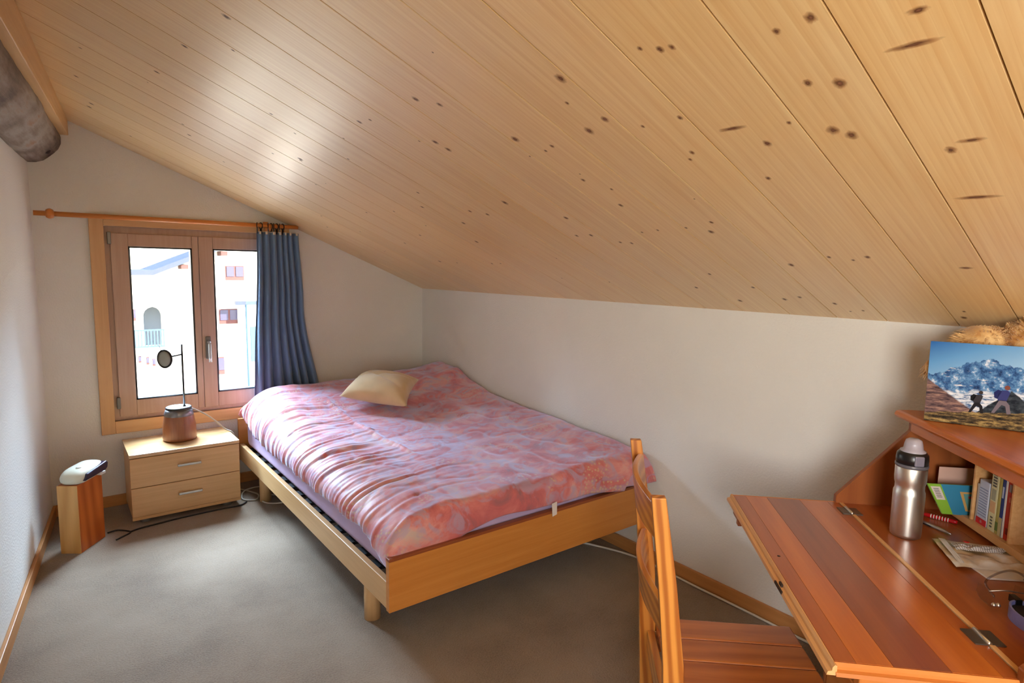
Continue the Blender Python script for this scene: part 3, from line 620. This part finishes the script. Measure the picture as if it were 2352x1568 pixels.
for x0, x1 in ((-.004, .016), (FL-.016, FL+.004)): ob('side_panel', prism(side, 0, x0, x1, .002, 1), 'pine_z', dk)
box('back_panel', (.016, FL-.016, BK-.008, BK, FZ, 1.018), 'pine_z', dk, 0)
tp = [(.492, 1.022), (.487, 1.030), (.492, 1.040), (.500, 1.043), (BK+.005, 1.043), (BK+.005, 1.018), (.502, 1.018)]
ob('top_board', prism(tp, 0, -.020, FL+.020, .0015, 1), 'pine', dk)
box('apron', (.016, FL-.016, .522, .538, .982, 1.018), 'pine', dk, .002)
box('shelf_base', (.016, FL-.016, .622, BK-.008, .752, .772), 'pine_pale', dk, .001)
box('shelf_riser', (.016, FL-.016, .640, .655, FZ, .752), 'pine_z', dk, 0)
for x in (.160, .320, .52, .70): box('divider', (x, x+.008, .628, BK-.008, .772, 1.018), 'pine_pale', dk, .0008, 1)
# lower carcass
for x0, x1 in ((0, .018), (FL-.018, FL)): box('carcass_side', (x0, x1, HB, BK, 0, FZ-.022), 'pine_z', dk, .002)
for x0 in (.012, FL-.040): box('flap_support', (x0, x0+.024, .06, .60, FZ-.085, FZ-.0225), 'pine_y', dk, .003)
for z0, z1 in ((.06, .26), (.265, .465), (.47, .652)):
    d = box('drawer', (.020, FL-.020, HB+.002, HB+.022, z0, z1), 'pine', dk, .004)
    for x in (.2, FL-.2): ob('knob', lathe([(.008, 0), (.008, .012), (.016, .018), (.016, .026), (.008, .030)], 16, True, 'Y'), 'pine_dark', d, (x, HB+.002, (z0+z1)/2))
box('plinth', (.02, FL-.02, HB+.01, HB+.03, 0, .058), 'pine_mid', dk, .001)
ob('scorch_mark', boxes((.54, .595, -.0066, .004, FZ-.0185, FZ-.0126), (.556, .574, -.001, .0040, FZ-.0126, FZ-.006)), plain('burnt_wood', lin(52, 34, 24), .8), fl)
ob('screw_hole', lathe([(.004, 0), (.004, .0006)], 10), plain('dark_hole', lin(50, 24, 12), .9), fl, (.434, .033, FZ))
kb = box('latch_block', (.100, .122, .004, .016, FZ-.058, FZ-.0205), 'pine_dark', fl, .002); box('latch_tongue', (.060, .126, .002, .014, FZ-.042, FZ-.030), 'pine_dark', kb, .002)

# chair drawn up to the flap
ch = empty('chair', W(.30, -.275, 0), DR+math.radians(2.6)); tag(ch, 'orange pine ladder-back chair pushed up to the desk', 'chair')
CW = .435
def post_fn(x0):
    # rear post: leans back above the seat, tapered; local y is forward
    path = [(0, .015, .040), (.20, .010, .042), (.45, .0, .046), (.62, -.008, .044), (.80, -.028, .038), (.99, -.055, .030)]
    V = []; F = []
    for z, y, d in path: V += [(x0, y-d/2, z), (x0+.022, y-d/2, z), (x0+.022, y+d/2, z), (x0, y+d/2, z)]
    for k in range(len(path)-1):
        for i in range(4): j = (i+1) % 4; F.append((k*4+i, k*4+j, k*4+4+j, k*4+4+i))
    F += [(3, 2, 1, 0), tuple(len(V)-4+i for i in range(4))]
    return mesh('post', V, F)
for x0 in (-.011, CW-.011):
    o = ob('rear_post', post_fn(x0), 'chair_z', ch); md = o.modifiers.new('b', 'BEVEL'); md.width = .002; md.segments = 2
def slat(z0, z1, yb):
    n = 16
    V = []; F = []
    for k in range(n+1):
        t = k/n; x = .009+t*(CW-.02); bow = -.034*math.sin(PI*t); crown = .012*math.sin(PI*t)
        for dy, z in ((0, z0), (.015, z0), (.015, z1+crown), (0, z1+crown)):
            V.append((x, yb+bow+dy-.028*(z-z0)/.1*.5, z))
    for k in range(n):
        for i in range(4): j = (i+1) % 4; F.append((k*4+i, k*4+j, k*4+4+j, k*4+4+i))
    F += [(3, 2, 1, 0), tuple(n*4+i for i in range(4))]
    me = mesh('slat', V, F); return me
for z0, z1, yb in ((.868, .952, -.036), (.655, .735, -.018)):
    o = ob('back_slat', slat(z0, z1, yb), 'chair_x', ch); md = o.modifiers.new('b', 'BEVEL'); md.width = .003; md.segments = 2
nb = 5; sw = (CW+.05)/nb
for i in range(nb):
    x0 = -.025+i*sw
    o = ob('seat_board', bbox(x0+.0012, x0+sw-.0012, .024, .41, .428, .45, .005, 2), 'seat', ch)
for x0 in (-.006, CW-.014): box('seat_rail', (x0, x0+.02, .02, .38, .365, .428), 'chair_x', ch, .002)
box('seat_rail', (.01, CW-.01, .0, .02, .365, .428), 'chair_x', ch, .002); box('seat_rail', (.01, CW-.01, .365, .385, .365, .428), 'chair_x', ch, .002)
for x0 in (-.015, CW-.015): box('front_leg', (x0, x0+.034, .355, .39, 0, .428), 'chair_z', ch, .003)
for x0 in (-.006, CW-.008): box('stretcher', (x0, x0+.016, .02, .36, .16, .19), 'chair_x', ch, .003)

# ------------------------------------------------------------------ things on the desk
def at(name, a, b, z, label, cat, rz=0): return tag(empty(name, W(a, b, z), DR+rz), label, cat)
bt = at('water_bottle', .236, .425, FZ, 'brushed steel sports bottle with black and clear lid on the desk', 'bottle')
ob('body', lathe([(.034, 0), (.037, .003), (.038, .01), (.0385, .120), (.0380, .128), (.0355, .135), (.0355, .147), (.0375, .155), (.0385, .165), (.0385, .196), (.037, .200)], 40), 'steel', bt)
ob('lid_ring', lathe([(.038, .198), (.0400, .201), (.0400, .206), (.038, .208)], 40), plain('grey_ring', lin(90, 88, 96), .3), bt)
ob('lid', lathe([(.0385, .206), (.0390, .222), (.0375, .234), (.033, .240), (.020, .243)], 40), 'black', bt)
box('lid_window', (.034, .0405, -.012, .012, .208, .236), plain('grey_clear_strip', lin(120, 116, 130), .2), bt, .003)
ob('spout_cap', lathe([(.030, .238), (.031, .244), (.024, .248), (.022, .262), (.019, .272), (.011, .277)], 32), plain('milky_plastic', lin(196, 190, 204), .25, Transmission_Weight=.35), bt)

rp = at('red_pen', .108, .581, FZ, 'red pen with white stripes behind the bottle', 'pen', math.atan2(.060, .047))
ob('barrel', lathe([(.003, -.042), (.006, -.036), (.006, .036), (.005, .042)], 14, True, 'X'), plain('red_plastic', lin(176, 16, 26), .3), rp, (0, 0, .007))
for k in range(7): ob('stripe', lathe([(.0063, -.0012), (.0063, .0012)], 14, True, 'X'), 'whitep', rp, (-.022+k*.007, 0, .007))
sp = at('silver_pen', .182, .533, FZ, 'silver ballpoint pen lying behind the bottle', 'pen', math.atan2(.030, .075))
ob('barrel', lathe([(.0045, -.045), (.0048, -.02), (.0048, .018), (.003, .034), (.0012, .045)], 14, True, 'X'), 'alu', sp, (0, 0, .006)); ob('clip', boxes((-.045, -.012, -.010, -.006, .004, .006)), 'black', sp)

# crumpled clear bag with brown paper, sheet below
def sheet_obj(name, quad, n, amp, base, seed, mat, parent, off=0):
    q = [Vector((a, b, 0)) for a, b in quad]
    def f(i, j):
        s, t = i/(n-1), j/(n-1); p = (q[0]*(1-s)+q[1]*s)*(1-t)+(q[3]*(1-s)+q[2]*s)*t
        h = abs(noise.noise(Vector((s*3.2+seed, t*3.6, 0))))*amp+abs(noise.noise(Vector((s*8+seed, t*6, 3))))*amp*.4
        h *= (.25+.75*min(1, 6*s*(1-s))*min(1, 6*t*(1-t)))
        return (p.x, p.y, base+h+off)
    return ob(name, gridmesh(n, n, f), mat, parent)
def paperbag():
    t = NT('brown_paper_print'); co = t.coords(False)
    n = t.n('ShaderNodeTexNoise', i_Scale=13.0, i_Detail=4.0); t.l(co, n.inputs['Vector'])
    t.l(t.ramp(n.outputs[0], [(.36, lin(190, 156, 112)), (.50, lin(228, 202, 166)), (.60, lin(244, 238, 228))]), t.b.inputs['Base Color']); t.set(Roughness=.35, Coat_Weight=.6); return t.m
pb = at('paper_packet', 0, 0, FZ, 'crumpled brown paper packet in clear wrapping on the desk', 'packet')
sheet_obj('wrapping', [(.262, .480), (.430, .452), (.440, .640), (.300, .690)], 26, .016, .006, 3, paperbag(), pb)
lbm = NT('printed_label'); lc = lbm.coords(False)
lw = lbm.n('ShaderNodeTexWave', wave_type='BANDS', bands_direction='Y', i_Scale=60.0, i_Distortion=1.5); lbm.l(lc, lw.inputs['Vector'])
lbm.l(lbm.ramp(lw.outputs['Fac'], [(.15, lin(150, 146, 150)), (.4, lin(230, 226, 222))]), lbm.b.inputs['Base Color']); lbm.set(Roughness=.5)
sheet_obj('label_strip', [(.300, .505), (.345, .498), (.352, .600), (.318, .640)], 20, .014, .010, 3, lbm.m, pb, .004)
sheet_obj('white_strip', [(.278, .488), (.425, .460), (.425, .474), (.282, .502)], 16, .008, .010, 5, plain('white_paper', lin(232, 228, 222), .5), pb, .005)
ob('red_mark', lathe([(.007, 0), (.007, .001)], 12), plain('red_print', lin(196, 40, 30), .5), pb, (.318, .535, .026))
sh = at('paper_sheet', 0, 0, FZ, 'folded white paper sheet under the brown packet', 'paper')
ob('sheet', prism([(.40, .492), (.474, .498), (.470, .62), (.40, .62)], 2, .001, .005), plain('pale_paper', lin(236, 226, 214), .6), sh)

gs = at('eyeglasses', 0, 0, FZ, 'rimless eyeglasses with clear temples on the desk', 'eyeglasses')
ob('temple', tube([(.615, .425, .030), (.560, .440, .034), (.515, .490, .036), (.488, .540, .034), (.492, .565, .022), (.510, .560, .012)], .0025, 8), 'clear', gs)
ob('lens', prism([(.560, .012), (.565, .036), (.590, .042), (.618, .036), (.624, .018), (.612, .004), (.580, .003)], 1, .422, .4245), 'lens', gs)
ob('lens', prism([(.560, .012), (.565, .036), (.590, .042), (.618, .036), (.624, .018), (.612, .004), (.580, .003)], 1, .497, .4995), 'lens', gs)
ob('bridge', tube([(.60, .424, .034), (.604, .455, .040), (.60, .497, .034)], .0015, 6), 'steel', gs)
for y in (.421, .430): ob('screw', lathe([(.004, 0), (.005, .004), (.002, .008)], 10), 'steel', gs, (.624, y, .012))
ob('temple', tube([(.610, .500, .036), (.58, .525, .038), (.53, .545, .036), (.50, .560, .02)], .003, 8), 'black', gs)
bc = at('open_case', .672, .472, FZ, 'small lavender blue oval case with black lining on the desk', 'case')
def ov(r, s): return [(r*.058*math.cos(2*PI*i/28), r*s*.034*math.sin(2*PI*i/28)) for i in range(28)]
def ring_wall(ro, ri, z0, z1):
    V = []; F = []; n = 28
    for pts, z in ((ro, z0), (ro, z1), (ri, z1), (ri, z0+.003)): V += [(x, y, z) for x, y in pts]
    for k in range(3):
        for i in range(n): j = (i+1) % n; F.append((k*n+i, k*n+j, (k+1)*n+j, (k+1)*n+i))
    F.append(tuple(3*n+i for i in range(n))); F.append(tuple(range(n))[::-1]); return mesh('oval', V, F)
ob('shell', ring_wall(ov(1, 1.1), ov(.93, 1.06), 0, .026), plain('lavender_plastic', lin(132, 138, 206), .35), bc)
ob('lining', prism(ov(.92, 1.05), 2, .006, .018), plain('black_lining', lin(26, 24, 26), .7), bc)
ob('hinge_tab', boxes((-.075, -.05, -.006, .006, .016, .03)), 'black', bc)

# booklet leaning in the left compartment, sheet behind
bkl = at('booklet', 0, 0, FZ, 'green and blue booklet leaning inside the desk compartment', 'booklet')
P0, P1, P2, P3 = Vector((.120, .527, .116)), Vector((.128, .571, .030)), Vector((.130, .700, .030)), Vector((.122, .690, .118))
def quadpart(name, s0, s1, t0, t1, off, th, mat):
    f = lambda s, t: (P0*(1-t)+P1*t)*(1-s)+(P3*(1-t)+P2*t)*s
    nn = (P3-P0).cross(P1-P0).normalized(); nn = nn if nn.x > 0 else -nn
    a = [f(s0, t0), f(s1, t0), f(s1, t1), f(s0, t1)]
    V = [p+nn*off for p in a]+[p+nn*(off+th) for p in a]
    return ob(name, mesh('q', V, [(0, 3, 2, 1), (4, 5, 6, 7), (0, 1, 5, 4), (1, 2, 6, 5), (2, 3, 7, 6), (3, 0, 4, 7)]), mat, bkl)
g_ = plain('green_cover', lin(128, 172, 44), .45); b_ = plain('blue_cover', lin(44, 124, 156), .45)
quadpart('pages', 0, 1, 0, 1, 0, .006, plain('pale_green_edge', lin(150, 214, 110), .5))
quadpart('spine_band', 0, .22, 0, 1, .006, .001, g_); quadpart('cover', .22, 1, 0, 1, .006, .001, b_)
quadpart('barcode_label', .03, .19, .08, .52, .0071, .0005, plain('label_white', lin(206, 190, 176), .6))
for k in range(6): quadpart('barcode_bar', .06+.0, .15, .14+k*.055, .165+k*.055, .0077, .0003, plain('bar_grey', lin(110, 100, 104), .6))
quadpart('island_print', .50, .92, .22, .86, .0071, .0005, plain('print_tan', lin(196, 150, 84), .6)); quadpart('island_print', .55, .88, .28, .82, .0077, .0004, plain('print_teal', lin(86, 140, 136), .6))
for s_, t_ in ((.62, .36), (.68, .54), (.72, .72)): quadpart('red_dot', s_, s_+.05, t_, t_+.07, .0082, .0003, plain('dot_red', lin(176, 60, 60), .6))
lf = at('loose_leaf', 0, 0, FZ, 'pale pink paper leaf standing behind the booklet', 'paper')
ob('leaf', boxes((.060, .0612, .590, .700, .034, .150)), plain('pale_pink', lin(206, 164, 146), .7), lf)

# books in the second compartment
def book(x0, x1, z1, depth, label, spine, blocks=(), y0=.634):
    o = at('book', (x0+x1)/2, y0, .7725, label, 'book'); hw_ = (x1-x0)/2-.0006
    box('cover', (-hw_, hw_, 0, depth, 0, z1), plain('spine', spine, .5), o, .001, 1)
    for bx0, bx1, z0_, z1_, c in blocks: ob('spine_print', boxes((bx0*hw_, bx1*hw_, -.0008, .0004, z0_*z1, z1_*z1)), plain('print', c, .55), o)
    o['group'] = 'books in the desk compartment'; return o
wt = lin(222, 218, 210)
book(.172, .180, .110, .10, 'thin pale booklet standing against the first divider', lin(176, 166, 158))
book(.1805, .2245, .125, .10, 'white boxed book with red band at its foot', lin(206, 210, 226), [(-1, 1, .0, .14, lin(206, 28, 36)), (-.2, .2, .04, .10, lin(240, 180, 180))] + [(-.8, .8, .2+k*.06, .225+k*.06, lin(150, 158, 190)) for k in range(11)])
book(.1815, .228, .165, .07, 'tall grey cream book behind the white one', lin(176, 164, 130), y0=.70)
book(.229, .259, .172, .11, 'cream spined paperback with dark lettering', lin(222, 214, 168), [(-.5, .5, .72+k*.045, .745+k*.045, lin(96, 92, 80)) for k in range(5)] + [(-.6, .6, .5, .68, lin(168, 164, 136)), (-.7, .7, .30, .48, lin(222, 176, 128))] + [(-.3, .3, .06+k*.05, .085+k*.05, lin(96, 92, 80)) for k in range(4)])
book(.2595, .272, .168, .11, 'olive yellow book with a green foot', lin(178, 164, 86), [(-.8, .8, .06, .2, lin(96, 120, 56))])
book(.2725, .285, .170, .10, 'navy blue book with pale lettering', lin(28, 46, 110), [(-.5, .5, .62, .8, lin(190, 196, 214)), (-1, 1, 0, .3, lin(188, 170, 120))])
book(.2855, .294, .172, .12, 'narrow white book beside the red one', wt)
book(.2945, .3175, .168, .10, 'red book with a grey emblem on its spine', lin(186, 44, 20), [(-.4, .5, .78, .9, lin(150, 140, 136)), (-.1, .4, .62, .7, lin(206, 120, 96)), (-.3, .4, .1, .2, lin(120, 24, 12))])

# mountain photograph panel on top of the desk, leaning back
def photomat():
    t = NT('mountain_print'); uv = t.n('ShaderNodeTexCoord').outputs['UV']
    sp_ = t.n('ShaderNodeSeparateXYZ'); t.l(uv, sp_.inputs[0]); Y = sp_.outputs[1]; xm = t.n('ShaderNodeMath', operation='MULTIPLY'); xm.inputs[1].default_value = 1.5; t.l(sp_.outputs[0], xm.inputs[0]); X = xm.outputs[0]
    def math_(op, a, b=None, c=None):
        n = t.n('ShaderNodeMath', operation=op)
        for i, v in enumerate((a, b, c)):
            if v is None: continue
            if isinstance(v, (int, float)): n.inputs[i].default_value = v
            else: t.l(v, n.inputs[i])
        return n.outputs[0]
    def nz(scale, detail, sx=1, sy=1, loc=0, rot=0, rough=.6):
        mp = t.n('ShaderNodeMapping'); mp.inputs['Scale'].default_value = (sx, sy, 1); mp.inputs['Location'].default_value = (loc, loc*.7, 0); mp.inputs['Rotation'].default_value = (0, 0, rot); t.l(uv, mp.inputs['Vector'])
        n = t.n('ShaderNodeTexNoise', i_Scale=float(scale), i_Detail=float(detail), i_Roughness=rough); t.l(mp.outputs[0], n.inputs['Vector']); return n.outputs[0]
    def step(v, thr, soft=.01):
        n = t.n('ShaderNodeMapRange'); n.inputs['From Min'].default_value = thr-soft; n.inputs['From Max'].default_value = thr+soft; t.l(v, n.inputs['Value']); return n.outputs[0]
    def mixc(f, a, b):
        n = t.n('ShaderNodeMix', data_type='RGBA'); t.l(f, n.inputs[0])
        for s, v in ((6, a), (7, b)):
            if isinstance(v, tuple): n.inputs[s].default_value = v
            else: t.l(v, n.inputs[s])
        return n.outputs[2]
    skyc = t.ramp(math_('ADD', math_('MULTIPLY', X, .5), math_('MULTIPLY', math_('SUBTRACT', 1.0, Y), 1.2)), [(0, lin(36, 92, 160)), (.35, lin(92, 146, 196)), (.9, lin(150, 186, 216))])
    # far range: ridge height from coarse curve + noise
    cur = t.n('ShaderNodeFloatCurve'); cv = cur.mapping.curves[0]
    for p_, q_ in ((.12, .61), (.30, .71), (.50, .79), (.62, .82), (.74, .77), (.88, .75)): cv.points.new(p_, q_)
    cv.points[0].location = (0, .585); cv.points[-1].location = (1, .73); cur.mapping.update(); t.l(X, cur.inputs['Value'])
    ridge = math_('MULTIPLY_ADD', math_('SUBTRACT', nz(22, 6, 1, .3), .5), .11, cur.outputs[0])
    f_mt = step(math_('SUBTRACT', ridge, Y), 0, .004)
    rock = t.ramp(nz(9, 8, 1.6, 1, 2, .6, .7), [(.34, lin(24, 44, 84)), (.46, lin(52, 92, 142)), (.56, lin(96, 140, 184)), (.66, lin(216, 220, 228))])
    streak = step(nz(7, 3, 1.2, 6, 5, .9), .66, .03)
    rock = mixc(streak, rock, lin(232, 226, 222))
    col = mixc(f_mt, skyc, rock)
    # snow field band
    snow_h = math_('MULTIPLY_ADD', nz(6, 4, 1, .2, 9), .16, math_('MULTIPLY_ADD', X, .06, .30))
    snow = t.ramp(nz(16, 5, 1, 2.5, 4), [(.40, lin(58, 92, 140)), (.52, lin(196, 204, 216)), (.7, lin(226, 222, 226))])
    col = mixc(step(math_('SUBTRACT', snow_h, Y), 0, .015), col, snow)
    # brown slope on the left
    slope = math_('MULTIPLY_ADD', nz(12, 3, 1, .3, 3), .05, math_('MULTIPLY_ADD', X, -.72, .50))
    brown = t.ramp(nz(7, 7, 1, 3.0, 6, -.5, .7), [(.38, lin(48, 38, 46)), (.5, lin(106, 82, 82)), (.62, lin(156, 122, 108))])
    col = mixc(step(math_('SUBTRACT', slope, Y), 0, .01), col, brown)
    # dark hill on the right
    hill = math_('MULTIPLY_ADD', nz(10, 4, 1, .3, 8), .06, math_('MULTIPLY_ADD', math_('ABSOLUTE', math_('SUBTRACT', X, .84)), -.9, .43))
    col = mixc(step(math_('SUBTRACT', hill, Y), 0, .006), col, t.ramp(nz(16, 5, 1, 1, 1), [(.4, lin(24, 28, 38)), (.6, lin(58, 66, 74)), (.72, lin(120, 126, 130))]))
    # grass foreground
    gr = math_('MULTIPLY_ADD', nz(9, 4, 1, .3, 7), .05, math_('MULTIPLY_ADD', math_('POWER', X, .6), .13, .06))
    grass = t.ramp(nz(6, 8, 1, 3.2, 5, .12, .75), [(.40, lin(22, 20, 20)), (.50, lin(86, 70, 48)), (.58, lin(164, 138, 84)), (.70, lin(206, 188, 140))])
    col = mixc(step(math_('SUBTRACT', gr, Y), 0, .008), col, grass)
    t.l(col, t.b.inputs['Base Color']); t.set(Roughness=.75, Specular_IOR_Level=.15); return t.m
pc0 = Vector((-.342, -3.600, 1.044)); pdir = Vector((.337, -.941, 0)).normalized(); CWD, CHT = .345, .232
lean = Vector((.941, .337, 0)).normalized()*.040   # top leans away from the viewer
pt = empty('photo_panel', pc0); tag(pt, 'printed mountain photo panel with two hikers leaning on the desk top', 'picture')
upv = (lean+Vector((0, 0, CHT-.004))); nrm = pdir.cross(upv).normalized()
if nrm.dot(CAM-pc0) < 0: nrm = -nrm
th = .008
q = [Vector((0, 0, 0)), pdir*CWD, pdir*CWD+upv, upv]
ob('board', mesh('board', [p-nrm*th for p in q]+[p-nrm*.0005 for p in q], [(0, 1, 2, 3), (4, 5, 6, 7), (0, 4, 5, 1), (1, 5, 6, 2), (2, 6, 7, 3), (3, 7, 4, 0)]), 'black', pt)
pm = mesh('print', q, [(0, 1, 2, 3)]); ul = pm.uv_layers.new(name='UVMap')
for li, uvc in zip(range(4), ((0, 0), (1, 0), (1, 1), (0, 1))): ul.data[li].uv = uvc
ob('print', pm, photomat(), pt)
def hiker(px, py, s, cols, flip=1):
    # flat printed figures on the photograph
    def pl(name, pts, col):
        V = [pdir*((px+x*s*flip)*CWD)+upv*(py+y*s*1.5)+nrm*.0006 for x, y in pts]; V2 = [v+nrm*.0003 for v in V]; n = len(V)
        ob(name, mesh('h', V+V2, [tuple(range(n, 2*n)), tuple(range(n))[::-1]]+[(i, (i+1) % n, n+(i+1) % n, n+i) for i in range(n)]), plain('print_ink', col, .8, Specular_IOR_Level=.1), pt)
    pl('hiker_legs', [(-.32, 0), (-.22, 0), (-.02, .34), (.10, .30), (.16, 0), (.28, .02), (.22, .36), (.10, .52), (-.10, .52)], cols[0])
    pl('hiker_torso', [(-.14, .50), (.12, .50), (.22, .84), (.14, .92), (-.04, .90), (-.18, .72)], cols[1])
    pl('hiker_backpack', [(-.16, .56), (-.04, .88), (-.16, .92), (-.28, .80), (-.26, .60)], cols[2])
    pl('hiker_head', [(.12+.09*math.cos(2*PI*i/10), 1.02+.09*math.sin(2*PI*i/10)) for i in range(10)], cols[3])
hiker(.345, .16, .165, (lin(34, 32, 36), lin(52, 50, 56), lin(28, 28, 32), lin(60, 50, 48)))
hiker(.505, .185, .205, (lin(110, 100, 110), lin(54, 58, 110), lin(36, 40, 90), lin(120, 70, 60)))

# plush toy with golden fur behind the panel
def furmat(name, a, b):
    t = NT(name); n = t.n('ShaderNodeTexNoise', i_Scale=30.0, i_Detail=3.0); t.l(t.coords(False), n.inputs['Vector'])
    t.l(t.ramp(n.outputs[0], [(.35, a), (.65, b)]), t.b.inputs['Base Color']); t.set(Roughness=.7, Sheen_Weight=.3); return t.m
ps = empty('plush_toy', (-.13, -3.80, 1.044)); tag(ps, 'golden long-haired plush toy wedged under the slope on the desk top', 'plush toy')
lumps = [('body', (.025, -.02, .135), (.068, .20, .132)), ('head', (-.002, -.03, .212), (.064, .14, .090)), ('ear', (-.035, .125, .205), (.055, .07, .070)), ('paw', (-.155, .215, .150), (.012, .014, .022)), ('arm', (-.06, .16, .11), (.05, .05, .065))]
fm = furmat('golden_fur', lin(196, 142, 78), lin(238, 202, 142)); random.seed(3)
for nm, c, r in lumps:
    c = Vector(c)
    bdy = ob(nm, gridmesh(24, 17, lambda i, j: c+Vector((r[0]*math.cos(2*PI*i/24)*math.sin(PI*j/16), r[1]*math.sin(2*PI*i/24)*math.sin(PI*j/16), r[2]*math.cos(PI*j/16))), True, True), fm, ps)
    V = []; F = []
    cnt = int(5200*(r[0]*r[1]+r[1]*r[2]+r[0]*r[2])/(.095*.19+.19*.13+.095*.13))+150
    for k in range(cnt):
        d = Vector((random.gauss(0, 1), random.gauss(0, 1), random.gauss(0, 1))).normalized()
        p = c+Vector((d.x*r[0], d.y*r[1], d.z*r[2])); n_ = Vector((d.x/r[0], d.y/r[1], d.z/r[2])).normalized()
        fl_ = Vector((noise.noise(p*14), noise.noise(p*14+Vector((9, 0, 0))), -.5+noise.noise(p*14+Vector((0, 9, 0)))))
        t_ = (n_*.55+fl_*.9).normalized(); L0 = random.uniform(.016, .030)
        a_ = t_.cross(n_); a_ = a_.normalized() if a_.length > 1e-4 else Vector((1, 0, 0)); wd = .0011
        mid = p+t_*L0*.55+n_*.003; tip = p+t_*L0-Vector((0, 0, .004)); b0 = len(V)
        V += [p-a_*wd, p+a_*wd, mid-a_*wd*.8, mid+a_*wd*.8, tip]; F += [(b0, b0+1, b0+3, b0+2), (b0+2, b0+3, b0+4)]
    tag(ob('fur', mesh('fur', V, F), fm, bdy), kind='stuff')
